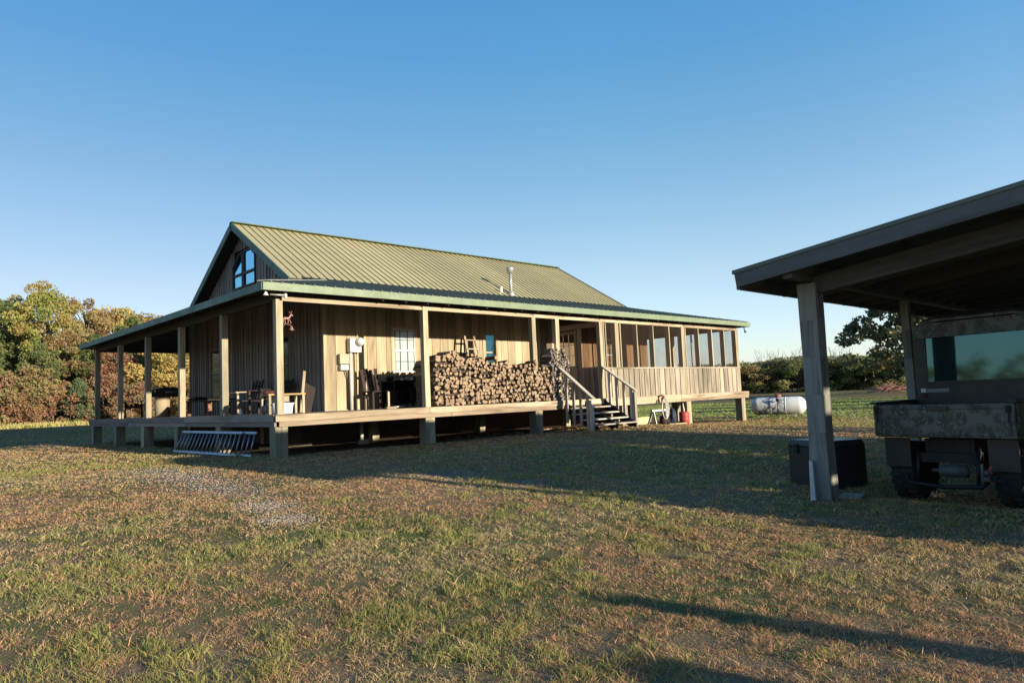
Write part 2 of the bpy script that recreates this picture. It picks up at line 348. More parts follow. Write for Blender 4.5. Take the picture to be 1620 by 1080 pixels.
cam = bpy.data.cameras.new('camera'); co = bpy.data.objects.new('camera', cam); COL.objects.link(co); sc.camera = co
cR, cU, cF = V((.72753, -.68476, -.04251)), V((-.02331, -.08659, .99597)), V((.68568, .72361, .07896))
CAM = V((-6.2296, -13.3629, .1483))
mw = Matrix((cR, cU, -cF)).transposed().to_4x4(); mw.translation = CAM; co.matrix_world = mw
cam.sensor_width = 36; cam.lens = 24.697; cam.clip_start = .05; cam.clip_end = 2000
sc.view_settings.view_transform = 'Standard'; sc.view_settings.look = 'None'; sc.view_settings.exposure = 0; sc.view_settings.gamma = 1
sc.render.engine = 'CYCLES'; sc.cycles.max_bounces = 7; sc.cycles.transparent_max_bounces = 16; sc.cycles.diffuse_bounces = 3
sc.cycles.use_denoising = True; sc.cycles.sample_clamp_indirect = 4

# ------------------------------------------------------------------ ground
def ground_mat():
    t = NT('mown_autumn_grass'); p = t.geo(); a = t.noise(p, .35, 5, .65); b = t.noise(p, 2.3, 5, .7); c = t.noise(p, 16, 4, .7); d = t.noise(p, 60, 3, .7)
    green = t.mix(t.g(c, .3, .7), (.10, .12, .04), (.20, .21, .08)); straw = t.mix(t.g(d, .3, .7), (.20, .125, .085), (.46, .32, .20))
    f = t.math('ADD', t.math('MULTIPLY', a, .6), t.math('MULTIPLY', b, .5)); col = t.mix(t.g(f, .46, .64), straw, green)
    col = t.mix(t.math('MULTIPLY', t.g(d, .55, .75), .5), col, (.12, .085, .06))
    sx = t.add('SeparateXYZ'); t.link(p, sx.inputs[0])
    far = t.g(sx.outputs[1], 3, 14); rt = t.g(sx.outputs[0], 19, 30)       # greener field beyond the house
    col = t.mix(t.math('MULTIPLY', rt, .85), col, t.mix(t.g(b, .3, .7), (.38, .52, .10), (.56, .68, .16)))
    col = t.mix(t.math('MULTIPLY', far, .4), col, (.33, .34, .11))
    g = t.attr('gravel'); gv = t.noise(p, 45, 5, .8); gc = t.ramp(gv, [(.35, (.14, .115, .09)), (.55, (.26, .215, .165)), (.7, (.36, .31, .25))])
    gm = t.g(t.math('MULTIPLY', g, t.math('ADD', t.noise(p, 3.5, 5, .8), .45)), .3, .62); col = t.mix(gm, col, gc)
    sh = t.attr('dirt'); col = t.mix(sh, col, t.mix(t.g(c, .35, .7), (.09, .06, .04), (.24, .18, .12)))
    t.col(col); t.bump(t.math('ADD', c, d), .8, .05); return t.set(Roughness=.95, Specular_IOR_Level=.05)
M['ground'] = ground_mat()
GRAVEL = [(-2.45, -.6, .45, .9), (-2.5, -2.2, .42, 1.0), (-2.6, -4.0, .40, 1.0), (-2.85, -5.7, .22, .4), (-3.0, -6.6, .2, .2), (.2, -5.2, .45, .5), (.3, -6.7, .3, .25), (4.5, -3.9, .9, .3)]
def grav(x, y):
    g = 0
    for a, b, ra, rb in GRAVEL: g = np.maximum(g, np.exp(-(((x - a) / ra) ** 2 + ((y - b) / rb) ** 2) * .9))
    return g
gx = np.unique(np.concatenate([np.linspace(-1500, -60, 14), np.linspace(-60, -12, 25), np.linspace(-12, 26, 153), np.linspace(26, 90, 41), np.linspace(90, 1500, 14)]))
gy = np.unique(np.concatenate([np.linspace(-1500, -60, 14), np.linspace(-60, -16, 23), np.linspace(-16, 18, 171), np.linspace(18, 90, 49), np.linspace(90, 1500, 14)]))
XX, YY = np.meshgrid(gx, gy); zz = np.array([ground(float(x), float(y)) for x, y in zip(XX.ravel(), YY.ravel())])
nx, ny = len(gx), len(gy); I = np.arange(nx * ny).reshape(ny, nx)
F = np.stack([I[:-1, :-1], I[:-1, 1:], I[1:, 1:], I[1:, :-1]], -1).reshape(-1, 4)
me = bpy.data.meshes.new('ground'); me.from_pydata(np.stack([XX.ravel(), YY.ravel(), zz], 1).tolist(), [], F.tolist()); me.materials.append(M['ground'])
me.polygons.foreach_set('use_smooth', [True] * len(me.polygons))
at = me.attributes.new('gravel', 'FLOAT', 'POINT'); at.data.foreach_set('value', grav(XX.ravel(), YY.ravel()).astype(np.float32))
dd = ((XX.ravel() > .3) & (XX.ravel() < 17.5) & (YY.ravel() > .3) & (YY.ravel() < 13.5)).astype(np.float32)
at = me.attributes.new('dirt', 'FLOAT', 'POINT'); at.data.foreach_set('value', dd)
tag(bpy.data.objects.new('ground', me), kind='structure'); COL.objects.link(bpy.data.objects['ground'])

# grass: blades in one object
def vnoise(x, y, f, seed):
    r = np.random.RandomState(seed).rand(256, 256); x = x * f + 100; y = y * f + 100; xi = np.floor(x).astype(int); yi = np.floor(y).astype(int); u = x - xi; v = y - yi
    u = u * u * (3 - 2 * u); v = v * v * (3 - 2 * v); a = lambda i, j: r[(xi + i) % 256, (yi + j) % 256]
    return (a(0, 0) * (1 - u) + a(1, 0) * u) * (1 - v) + (a(0, 1) * (1 - u) + a(1, 1) * u) * v
def fbm(x, y, f, seed): return (vnoise(x, y, f, seed) + .5 * vnoise(x, y, f * 2.1, seed + 1) + .25 * vnoise(x, y, f * 4.3, seed + 2)) / 1.75
def grass_points():
    P = []
    for d0, d1, dens in ((.8, 2.2, 3000), (2.2, 4.2, 9500), (4.2, 6.5, 6000), (6.5, 10, 3000), (10, 16, 1250), (16, 28, 420), (28, 60, 80)):
        n = int(dens * math.radians(80) * (d1 * d1 - d0 * d0) / 2); m = int(n / 5 * 1.32)      # every tuft has about five blades
        d = np.sqrt(NR.uniform(d0 * d0, d1 * d1, m)); k_ = int(m / 1.32); b = np.radians(43.46) + np.radians(np.concatenate([NR.uniform(-40, 40, k_), NR.uniform(-85, -40, (m - k_) * 2 // 3), NR.uniform(40, 62, m - k_ - (m - k_) * 2 // 3)])); sp_ = np.clip(.012 + .0012 * d, .012, .05)
        for _ in range(5):
            P.append(np.stack([CAM.x + d * np.sin(b) + NR.normal(0, 1, m) * sp_, CAM.y + d * np.cos(b) + NR.normal(0, 1, m) * sp_, d], 1))
    return np.concatenate(P)
P = grass_points(); x, y, d = P.T
fine = fbm(x, y, 7.5, 51)
keep = ~((x > .2) & (x < 18) & (y > .1) & (y < 14)) & (NR.rand(len(x)) > grav(x, y) * .97) & (NR.rand(len(x)) < np.clip(2.9 * (fine - .18), .12, 1))
x, y, d, fine = x[keep], y[keep], d[keep], fine[keep]; n = len(x)
big = fbm(x, y, .30, 21); mid = fbm(x, y, 1.3, 31); sm = fbm(x, y, 4.2, 41); hue = fbm(x, y, .9, 61); hue2 = fbm(x, y, 5.5, 71)
left = np.clip((-3.4 - x) / 3, 0, 1) * .05
lush = np.clip((big * .42 + mid * .36 + sm * .34 - .62 + left) * 8 + .5, 0, 1)
lush = np.clip(lush + .5 * (x > 19), 0, 1)
isg = NR.rand(n) < (.13 + .62 * lush)
wide = NR.rand(n) < .10 * lush
h = NR.uniform(.009, .026, n) * (.75 + .65 * lush) * np.clip(.35 + 1.5 * fine, .5, 1.6) * np.clip(.9 + d * .02, 1, 1.6); h = np.where(NR.rand(n) < .025 + .03 * lush, h * 1.9, h)
wd = NR.uniform(.0009, .0020, n) * np.clip(d / 4, 1, 8) * np.where(wide, 2.2, 1)
ang = NR.uniform(0, 2 * np.pi, n); lean = np.where(isg, NR.uniform(.2, 1.5, n), NR.uniform(.6, 3.0, n)); az = NR.uniform(0, 2 * np.pi, n)
z = ground_np(x, y) - .004 + .020 * np.clip(fine - .3, 0, 1) * np.clip(1.3 - d / 40, .2, 1)
z = z + np.array([.015 * noise.noise((a * .35, b * .35, 0)) for a, b in zip(x.tolist(), y.tolist())])
dx, dy = np.cos(az) * lean * h, np.sin(az) * lean * h; wx, wy = np.cos(ang) * wd, np.sin(ang) * wd
vs = np.zeros((n, 5, 3)); 
for k, (fw, fl, fz) in enumerate(((-1, 0, 0), (1, 0, 0), (.8, .35, .6), (-.8, .35, .6), (0, 1, 1))):
    vs[:, k, 0] = x + wx * fw + dx * fl; vs[:, k, 1] = y + wy * fw + dy * fl; vs[:, k, 2] = z + h * fz
base = np.arange(n)[:, None] * 5
loops = np.concatenate([base + np.array([0, 1, 2, 3]), base + np.array([3, 2, 4])], 1).ravel()
starts = (np.arange(n)[:, None] * 7 + np.array([0, 4])).ravel(); tot = np.tile([4, 3], n)
me = bpy.data.meshes.new('grass'); me.vertices.add(n * 5); me.vertices.foreach_set('co', vs.ravel().astype(np.float32))
me.loops.add(len(loops)); me.loops.foreach_set('vertex_index', loops.astype(np.int32)); me.polygons.add(len(starts)); me.polygons.foreach_set('loop_start', starts.astype(np.int32)); me.polygons.foreach_set('loop_total', tot.astype(np.int32)); me.update()
rn = NR.rand(n)[:, None]; r2 = NR.rand(n)[:, None]; L3 = lambda a, b, t: np.array(a) * (1 - t) + np.array(b) * t
gc = L3([.13, .18, .055], [.50, .47, .14], np.clip(rn * .7 + hue2[:, None] * .5 - .1, 0, 1))
warm = np.clip((hue[:, None] - .32) * 4, 0, 1); st1 = L3([.46, .31, .16], [.96, .72, .40], r2); st2 = L3([.42, .22, .12], [.97, .58, .33], r2)
sc_ = st1 * (1 - warm) + st2 * warm; sc_ = np.where(NR.rand(n)[:, None] < .18, L3([.14, .10, .07], [.28, .2, .13], r2), sc_)
farg = ((x > 20) & (y > -8))[:, None]; gc = np.where(farg, gc * .3 + np.array([.40, .56, .10]) * .7, gc); sc_ = np.where(farg, sc_ * .3 + np.array([.46, .56, .13]) * .7, sc_)
cc = np.where(isg[:, None], gc, sc_); cc = np.concatenate([cc, np.ones((n, 1))], 1)
ca = me.color_attributes.new('tint', 'FLOAT_COLOR', 'POINT'); ca.data.foreach_set('color', np.repeat(cc, 5, 0).ravel().astype(np.float32))
def grass_mat():
    t = NT('grass_blades'); c = t.attr('tint', 'Color'); t.col(c); tl = t.add('BsdfTranslucent'); t.link(c, tl.inputs[0]); mx_ = t.add('MixShader'); mx_.inputs[0].default_value = .35
    t.link(t.b.outputs[0], mx_.inputs[1]); t.link(tl.outputs[0], mx_.inputs[2]); t.link(mx_.outputs[0], t.out.inputs[0]); return t.set(Roughness=.6, Specular_IOR_Level=.2)
me.materials.append(grass_mat()); go = bpy.data.objects.new('grass', me); COL.objects.link(go)
tag(go, 'short autumn grass, part green and part dried straw, covering the yard', 'grass', kind='stuff')

# fallen leaves and gravel stones
def scatter(name, n, areas, size, mat, flat, label, cat):
    mb = MB()
    for _ in range(n):
        a, b, ra, rb = random.choice(areas); xx, yy = random.gauss(a, ra * .75), random.gauss(b, rb * .75); s_ = random.uniform(*size); zz_ = ground(xx, yy)
        q = Matrix.Rotation(random.uniform(0, 6.28), 3, 'Z') @ Matrix.Rotation(random.uniform(-.7, .7), 3, 'X')
        if flat:
            pts = [V((xx, yy, zz_ + .012)) + q @ V(p) * s_ for p in ((-.5, 0, 0), (0, -.35, .1), (.55, 0, 0), (0, .35, .12))]; mb.face(pts, [(0, 0)] * 4, random.random())
        else:
            k = [V((xx, yy, zz_)) + q @ V((px * random.uniform(.6, 1.1), py * random.uniform(.6, 1.1), pz)) * s_ for px, py, pz in ((-.5, -.4, -.1), (.5, -.4, -.1), (.5, .4, -.1), (-.5, .4, -.1), (-.35, -.3, .45), (.35, -.3, .45), (.3, .3, .45), (-.3, .3, .45))]
            mb.hexa(k)
    return tag(mb.build(name, mat), label, cat, kind='stuff')
def var_mat(name, cols):
    t = NT(name); t.col(t.ramp(t.attr('var'), [(i / (len(cols) - 1), c) for i, c in enumerate(cols)])); return t.set(Roughness=.9, Specular_IOR_Level=.1)
scatter('gravel', 5000, GRAVEL[:7], (.008, .024), var_mat('gravel_stones', [(.16, .13, .105), (.30, .25, .205), (.42, .37, .31)]), False, 'pale grey gravel showing through the grass in front of the porch corner', 'gravel')
scatter('fallen_leaves', 900, [(12.4, -.1, .8, .7), (7.5, 1.0, 2.5, .6), (9, -1.6, 2, .8), (2.5, -.9, 3, .5)], (.05, .11), var_mat('fallen_leaf', [(.3, .12, .07), (.42, .2, .1), (.5, .36, .2), (.25, .1, .08)]), True, 'dry reddish leaves scattered on the ground along the porch edge', 'fallen leaves')
# ------------------------------------------------------------------ house
B_, S_ = 3.6, 2.8
house = tag(empty('farmhouse'), 'single storey wooden farmhouse with green metal roof and wraparound porch on piers', 'house')
RID_Y, RID_Z, RS = 6.8, 5.55, .60
HX0, HX1, HY0, HY1 = 2.2, 15.45, 2.2, 11.4
def porch_z(y): return 2.58 + .238 * (y + .36)

def siding(name, fix, axis, u0, u1, z0, top, out, mats, bw=.28, gap=.008, batten=0, holes=(), parent=house, th=.022):
    """vertical boards on a wall plane; axis 'x' wall runs along x at y=fix; out = sign of the outward direction"""
    mb = MB(); u = u0
    def P(u_, o, z_): return (u_, fix + o * out, z_) if axis == 'x' else (fix + o * out, u_, z_)
    while u < u1 - .02:
        w_ = min(bw * random.uniform(.88, 1.1), u1 - u); a, b = u + gap / 2, u + w_ - gap / 2; var = random.random()
        segs = [(z0, None)]; cut = [h_ for h_ in holes if h_[0] < b and h_[1] > a]
        mid = (a + b) / 2; ivs = []; zc = z0
        for h_ in sorted([h_ for h_ in cut if h_[0] < mid < h_[1]], key=lambda q: q[2]): ivs.append((zc, h_[2], False)); zc = h_[3]
        ivs.append((zc, None, True)); jit = random.uniform(0, .004)
        for za, zb, last in ivs:
            ta, tb = (top(a), top(b)) if last else (zb, zb)
            if ta - za < .01: continue
            c = [P(a, 0, za), P(b, 0, za), P(b, th + jit, za), P(a, th + jit, za), P(a, 0, ta), P(b, 0, tb), P(b, th + jit, tb), P(a, th + jit, ta)]
            flip = (out < 0) == (axis == 'x')
            if flip: c = [c[i] for i in (3, 2, 1, 0, 7, 6, 5, 4)]
            mb.hexa(c, 0, var)
            if batten:
                a2, b2 = b - batten / 2 + gap / 2, b + batten / 2 + gap / 2; v2 = random.random(); tt = top(min(b, u1)) if last else zb
                c = [P(a2, th, za), P(b2, th, za), P(b2, th + .022, za), P(a2, th + .022, za), P(a2, th, tt), P(b2, th, tt), P(b2, th + .022, tt), P(a2, th + .022, tt)]
                if flip: c = [c[i] for i in (3, 2, 1, 0, 7, 6, 5, 4)]
                mb.hexa(c, 0, v2)
        u += w_
    o = mb.build(name, mats, parent)
    return o
# solid core behind the boards
mb = MB(); mb.box(HX0 + .01, HY0 + .01, -.1, HX1 - .01, HY1 - .01, 3.15)
gab = [(HY0 + .02, 3.1), (HY1 - .02, 3.1), (RID_Y, RID_Z - .16)]
for x0 in (HX0 + .012, HX1 - .012):
    mb.face([(x0, 3.0, 3.1), (x0, 10.6, 3.1), (x0, RID_Y, RID_Z - .14)], [(0, 0)] * 3, .5)
mb.build('wall_core', 'backing', house)
FW = [(4.17, 4.88, .93, 2.08), (7.36, 7.86, .95, 2.04)]
siding('front_wall', HY0, 'x', HX0 + .03, 10.0, 0, lambda u: 3.12, -1, 'board', .29, .012, holes=FW)
siding('screen_room_inner_wall', HY0, 'x', 10.05, HX1, 0, lambda u: 3.12, -1, 'inner_board', .29, .012)
SW = [(8.72, 9.46, .5, 1.98), (3.95, 4.65, .5, 1.98)]
def gtop(u): return max(3.1, RID_Z - RS * abs(u - RID_Y) - .13) if 3.0 < u < 10.6 else 3.1
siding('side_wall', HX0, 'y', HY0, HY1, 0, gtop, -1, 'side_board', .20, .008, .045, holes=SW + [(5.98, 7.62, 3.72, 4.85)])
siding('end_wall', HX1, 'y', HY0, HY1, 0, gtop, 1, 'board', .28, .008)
mb = MB(); mb.box(HX0 - .045, HY0 - .05, 0, HX0 + .04, HY0 + .045, 3.1); mb.build('corner_board', 'board', house)

def quad_window(name, plane, fix, out, u0, u1, z0, z1, frame='win_frame', sash='sash', inner='blind', cols=3, rows=2, fw=.06, pane='glass', sill=True, mid=True):
    """double hung window: frame > sash, muntin, pane, blind, sill"""
    def P(u_, o, z_): return (u_, fix + o * out, z_) if plane == 'x' else (fix + o * out, u_, z_)
    def bx(mb, a, b, za, zb, o0, o1):
        p, q = P(a, o0, za), P(b, o1, zb); mb.box(p[0], p[1], p[2], q[0], q[1], q[2])
    fr = MB(); bx(fr, u0 - fw, u0, z0 - fw, z1 + fw, .0, .045); bx(fr, u1, u1 + fw, z0 - fw, z1 + fw, .0, .045); bx(fr, u0, u1, z1, z1 + fw, .0, .045); bx(fr, u0, u1, z0 - fw, z0, .0, .045)
    f = fr.build(name, frame, house)
    if sill:
        s_ = MB(); bx(s_, u0 - fw - .02, u1 + fw + .02, z0 - fw - .03, z0 - fw, .0, .075); s_.build('sill', frame, f)
    sh = MB(); w_ = .028; zm = (z0 + z1) / 2
    bx(sh, u0, u0 + w_, z0, z1, .012, .034); bx(sh, u1 - w_, u1, z0, z1, .012, .034); bx(sh, u0 + w_, u1 - w_, z0, z0 + w_, .012, .034); bx(sh, u0 + w_, u1 - w_, z1 - w_, z1, .012, .034)
    if mid: bx(sh, u0 + w_, u1 - w_, zm - .02, zm + .02, .012, .037)
    sh.build('sash', sash, f)
    if cols > 1:
        mu = MB()
        for i in range(1, cols): uu = u0 + (u1 - u0) * i / cols; bx(mu, uu - .0045, uu + .0045, z0 + w_, z1 - w_, .013, .028)
        for zz_ in [z0 + (zm - z0) * j / rows for j in range(1, rows)] + [zm + (z1 - zm) * j / rows for j in range(1, rows)]: bx(mu, u0 + w_, u1 - w_, zz_ - .0045, zz_ + .0045, .0135, .0275)
        mu.build('muntin', 'frame_dark' if inner == 'blind' else sash, f)
    pn = MB(); bx(pn, u0 + .002, u1 - .002, z0 + .002, z1 - .002, .017, .021); pn.build('pane', pane, f)
    if inner:
        bl = MB(); bx(bl, u0 + .004, u1 - .004, z0 + .003, z1 - .003, -.006, .002); bl.build('blind', inner, f)
    return f
quad_window('window', 'x', HY0, -1, *FW[0])
quad_window('window', 'x', HY0, -1, *FW[1], inner=None, cols=1, pane='teal_glass', sash='win_frame')
for q in SW: quad_window('window', 'y', HX0, -1, *q, frame='side_board', sash='frame_dark', inner=None, cols=1, pane='dark_glass')
# gable window: two lights with clipped tops
gwf = MB(); X_ = HX0 - .05
def ring(mb, pts, w_, x0, x1):
    n = len(pts); cy = sum(p[0] for p in pts) / n; cz = sum(p[1] for p in pts) / n
    for i in range(n):
        a, b = pts[i], pts[(i + 1) % n]; mb.beam((x0, a[0], a[1]), (x0, b[0], b[1]), w_, x1, up=(1, 0, 0))
LP = [(7.58, 3.72), (6.90, 3.72), (6.90, 4.74), (7.1, 4.72), (7.58, 4.38)]; RP = [(6.78, 3.72), (6.02, 3.72), (6.02, 4.55), (6.3, 4.76), (6.78, 4.76)]
ring(gwf, LP, .045, X_, .05); ring(gwf, RP, .045, X_, .05); gwf.box(X_ - .03, 6.82, 3.7, X_ + .03, 6.86, 4.8)
gw = gwf.build('gable_window', 'frame_dark', house)
for pp in (LP, RP):
    g_ = MB(); g_.face([(X_ + .012, a, b) for a, b in pp], [(0, 0)] * 5, .5); g_.build('pane', 'sky_glass', gw)
    b_ = MB(); ys = sorted(a for a, _ in pp); b_.box(X_ - .035, ys[0], 4.08, X_ + .01, ys[-1], 4.14); b_.build('transom', 'frame_dark', gw)

# roofs --------------------------------------------------------------
def roof_poly(mb, pts, th=.03, mi=0):
    n = len(pts); t_ = [V(p) for p in pts]; b_ = [p - V((0, 0, th)) for p in t_]
    o = t_[0]; nrm = (t_[1] - o).cross(t_[2] - o).normalized(); U_ = (t_[1] - t_[0]).normalized(); W = nrm.cross(U_)
    uv = [((p - o).dot(U_), (p - o).dot(W)) for p in t_]; mb.face(t_, uv, .5, mi); mb.face(b_[::-1], uv[::-1], .5, mi)
    for i in range(n): j = (i + 1) % n; mb.face([b_[i], b_[j], t_[j], t_[i]], [(0, 0)] * 4, .5, mi)
X0r, X1r = 1.80, 15.75; YB = 3.22
zb = RID_Z - RS * (RID_Y - YB); YK = 2 * RID_Y - YB
mr = MB()
k = 0; xx = X0r
while xx < X1r - .01:           # panels 0.915 wide so that colour changes a little from sheet to sheet
    x2 = min(xx + .915, X1r); ps = [(xx, YB, zb), (x2, YB, zb), (x2, RID_Y, RID_Z), (xx, RID_Y, RID_Z)]
    v_ = random.random(); mr.face(ps, [(p[0], p[1]) for p in ps], v_)
    ps = [(xx, RID_Y, RID_Z), (x2, RID_Y, RID_Z), (x2, YK, zb), (xx, YK, zb)]; mr.face(ps, [(p[0], p[1]) for p in ps], v_); xx = x2
roof = mr.build('main_roof', 'roof', house)
rb = MB(); xx = X0r + .02
while xx < X1r:
    rb.beam((xx, YB - .005, zb + .010), (xx, RID_Y, RID_Z + .010), .014, .02, up=(0, -RS, 1)); xx += .229
rb.build('roof_ribs', 'rib', roof)
rr = MB(); rr.beam((X0r - .02, RID_Y, RID_Z + .03), (X1r + .02, RID_Y, RID_Z + .03), .26, .025); rr.build('ridge_cap', 'fascia_dark', roof)
mb = MB()
for s_ in (-1, 1):
    mb.hexa([(X0r + .02, RID_Y, RID_Z - .05), (X1r - .02, RID_Y, RID_Z - .05), (X1r - .02, RID_Y + s_ * 3.55, RID_Z - .05 - RS * 3.55), (X0r + .02, RID_Y + s_ * 3.55, RID_Z - .05 - RS * 3.55),
             (X0r + .02, RID_Y, RID_Z - .012), (X1r - .02, RID_Y, RID_Z - .012), (X1r - .02, RID_Y + s_ * 3.55, RID_Z - .012 - RS * 3.55), (X0r + .02, RID_Y + s_ * 3.55, RID_Z - .012 - RS * 3.55)])
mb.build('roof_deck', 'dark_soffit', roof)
for xr in (X0r - .01, X1r + .01):
    for s_ in (-1, 1):
        fb = MB(); fb.beam((xr, RID_Y, RID_Z - .075), (xr, RID_Y + s_ * 3.6, RID_Z - .075 - RS * 3.6), .035, .19, up=(0, 0, 1)); fb.build('rake_board', 'fascia_dark', house)
# porch roof planes
EX0, EX1, EY0, EY1, EZ = -.45, 18.45, -.36, 14.35, 2.58
sl = (porch_z(HY0) - EZ)
zt = porch_z(HY0); pr = MB()
roof_poly(pr, [(EX0, EY0, EZ), (EX1, EY0, EZ), (HX1, HY0, zt), (HX1, 3.34, porch_z(3.34)), (HX0, 3.34, porch_z(3.34)), (HX0, HY0, zt)])
roof_poly(pr, [(EX0, EY1, EZ), (EX0, EY0, EZ), (HX0, HY0, zt), (HX0, HY1, zt)])
roof_poly(pr, [(EX1, EY0, EZ), (EX1, EY1, EZ), (HX1, HY1, zt), (HX1, HY0, zt)])
bs = (zt - EZ) / (EY1 - HY1)
roof_poly(pr, [(EX1, EY1, EZ), (EX0, EY1, EZ), (HX0, HY1, zt), (HX0, 10.3, zt + bs * 1.1), (HX1, 10.3, zt + bs * 1.1), (HX1, HY1, zt)])
xx = EX0 + .15
while xx < EX1 - .05:
    e = min(3.34, EY0 + min((xx - EX0) / (HX0 - EX0), (EX1 - xx) / (EX1 - HX1)) * (HY0 - EY0)) if not HX0 < xx < HX1 else 3.34
    if e > EY0 + .05: pr.beam((xx, EY0 - .03, porch_z(EY0 - .03) + .011), (xx, e, porch_z(e) + .011), .03, .024, up=(0, -.23, 1))
    xx += .229
proof = pr.build('porch_roof', 'porch_roof', house)
hb = MB(); hb.beam((EX0 - .02, EY0 - .02, EZ + .015), (HX0, HY0, zt + .02), .22, .02); hb.build('hip_flashing', 'galv', proof)
hb = MB(); hb.beam((HX0 - .02, HY0, zt + .015), (HX0 - .02, HY1, zt + .015), .06, .05); hb.build('wall_flashing', 'fascia_dark', proof)
# ceiling boards under the porch roof, rafters
cl = MB(); dz = .045
roof_poly(cl, [(EX0 + .03, EY0 + .03, EZ - dz), (EX1 - .03, EY0 + .03, EZ - dz), (HX1, HY0, zt - dz), (HX0, HY0, zt - dz)], .012)
roof_poly(cl, [(EX0 + .03, EY1 - .03, EZ - dz), (EX0 + .03, EY0 + .03, EZ - dz), (HX0, HY0, zt - dz), (HX0, HY1, zt - dz)], .012)
roof_poly(cl, [(EX1 - .03, EY0 + .03, EZ - dz), (EX1 - .03, EY1 - .03, EZ - dz), (HX1, HY1, zt - dz), (HX1, HY0, zt - dz)], .012)
roof_poly(cl, [(EX1 - .03, EY1 - .03, EZ - dz), (EX0 + .03, EY1 - .03, EZ - dz), (HX0, HY1, zt - dz), (HX1, HY1, zt - dz)], .012)
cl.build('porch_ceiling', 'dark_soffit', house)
rf = MB(); L_ = HY0 - .05 - (EY0 + .05); s0 = .238
rf.beam((0, 0, 0), (0, L_, L_ * s0), .04, .13); rm = rf.mesh('rafter'); rm.materials.append(M['dark_soffit'])
def rafter(loc, rz):
    o = bpy.data.objects.new('rafter', rm); COL.objects.link(o); o.location = loc; o.rotation_euler = (0, 0, rz); o.parent = house
for i in range(23): rafter((2.3 + i * .61, EY0 + .05, EZ - .135), 0)
for i in range(15): rafter((EX0 + .05, 2.5 + i * .61, EZ - .135), -math.pi / 2)
# fascias
for nm, a, b in (('front_fascia', (EX0 - .02, EY0 - .02), (EX1 + .02, EY0 - .02)), ('side_fascia', (EX0 - .02, EY0 - .0), (EX0 - .02, EY1)), ('end_fascia', (EX1 + .02, EY0), (EX1 + .02, EY1)), ('back_fascia', (EX0, EY1 + .02), (EX1, EY1 + .02))):
    mb = MB(); mb.beam((*a, 2.49), (*b, 2.49), .035, .15); mb.build(nm, 'side_fascia' if nm == 'side_fascia' else 'fascia', house)
# header beams: dark inner beam with a pale strip on the outer face
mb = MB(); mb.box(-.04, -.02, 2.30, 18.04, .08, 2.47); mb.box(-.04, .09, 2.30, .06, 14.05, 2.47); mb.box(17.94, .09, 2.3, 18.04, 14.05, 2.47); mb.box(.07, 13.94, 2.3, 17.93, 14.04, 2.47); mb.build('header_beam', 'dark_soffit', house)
for a, b in ((.06, 3.5), (3.52, 7.2), (7.22, 10.0), (10.02, 14.4), (14.42, 18.08)):
    mb = MB(); mb.box(a, -.075, 2.27, b, -.025, 2.355); mb.build('header_strip', 'rim', house)
# posts
pm = MB(); pm.box(-.07, -.07, 0, .07, .07, 2.30); pmm = pm.mesh('post'); pmm.materials.append(M['post'])
def post(x, y, dx=0, top=None):
    q = pm.mesh('post'); q.materials.append(M['post']); o = bpy.data.objects.new('post', q); COL.objects.link(o); o.location = (x, y, 0.002); o.parent = house
    a = q.uv_layers[0].data; ox = random.uniform(0, 40)
    for i, l_ in enumerate(a): l_.uv = (l_.uv[0] + ox, l_.uv[1] + ox * .37)
    v = random.random(); q.attributes['var'].data.foreach_set('value', [v] * len(q.loops)); return o
for i in range(6): post(0, i * S_)
for xx in (3.6, 7.2, 8.13, 10.03): post(xx, .0)
for xx in (10.8, 14.4, 18.0): post(xx, .0)
for i in range(1, 6): post(18.0, i * S_)
for i in range(1, 5): post(i * 3.6, 14.0)
# deck
dk = MB()
yy = -.14
while yy < 2.15:
    xx = -.13
    while xx < 18.25: x2 = min(xx + random.choice((3.6, 3.6, 1.8)), 18.28); dk.box(xx, yy, -.035, x2 - .004, yy + .134, 0, var=random.random()); xx = x2
    yy += .14
xx = -.13
while xx < 2.1: dk.box(xx, 2.20, -.035, xx + .134, 14.38, 0); xx += .14
xx = 15.85
while xx < 18.2: dk.box(xx, 2.2, -.035, xx + .134, 14.38, 0); xx += .14
yy = 11.45
while yy < 14.3: dk.box(2.22, yy, -.036, 15.8, yy + .134, -.001); yy += .14
dk.build('decking', 'deck', house)
def rim(x0, y0, x1, y1, z0, z1, nm='rim_board', m='rim'):
    mb = MB(); mb.box(x0, y0, z0, x1, y1, z1); return mb.build(nm, m, house)
for a, b in ((-.16, 3.55), (3.56, 8.25)): rim(a, -.185, b, -.145, -.135, -.003)
for a, b in ((-.08, 4.2), (4.21, 8.2)): rim(a, -.165, b, -.12, -.235, -.138)
rim(8.26, -.175, 9.86, -.14, -.15, -.003, m='board')
for a, b in ((9.88, 13.9), (13.91, 18.42)): rim(a, -.185, b, -.145, -.135, .002); rim(a, -.165, b, -.12, -.235, -.138)
for a, b in ((-.1, 4.9), (4.91, 9.8), (9.81, 14.42)): rim(-.175, a, -.135, b, -.135, -.003, m='side_board'); rim(-.155, a, -.11, b, -.235, -.138, m='side_board')
rim(18.3, -.1, 18.34, 14.4, -.22, -.003); rim(-.13, 14.39, 18.3, 14.43, -.22, -.003)
for yy in (.6, 1.3, 2.0):
    rim(-.1, yy, 18.2, yy + .04, -.235, -.04, 'floor_joist', 'dark_wood')
for xx in (.6, 1.3, 2.0): rim(xx, 2.1, xx + .04, 14.3, -.235, -.04, 'floor_joist', 'dark_wood')
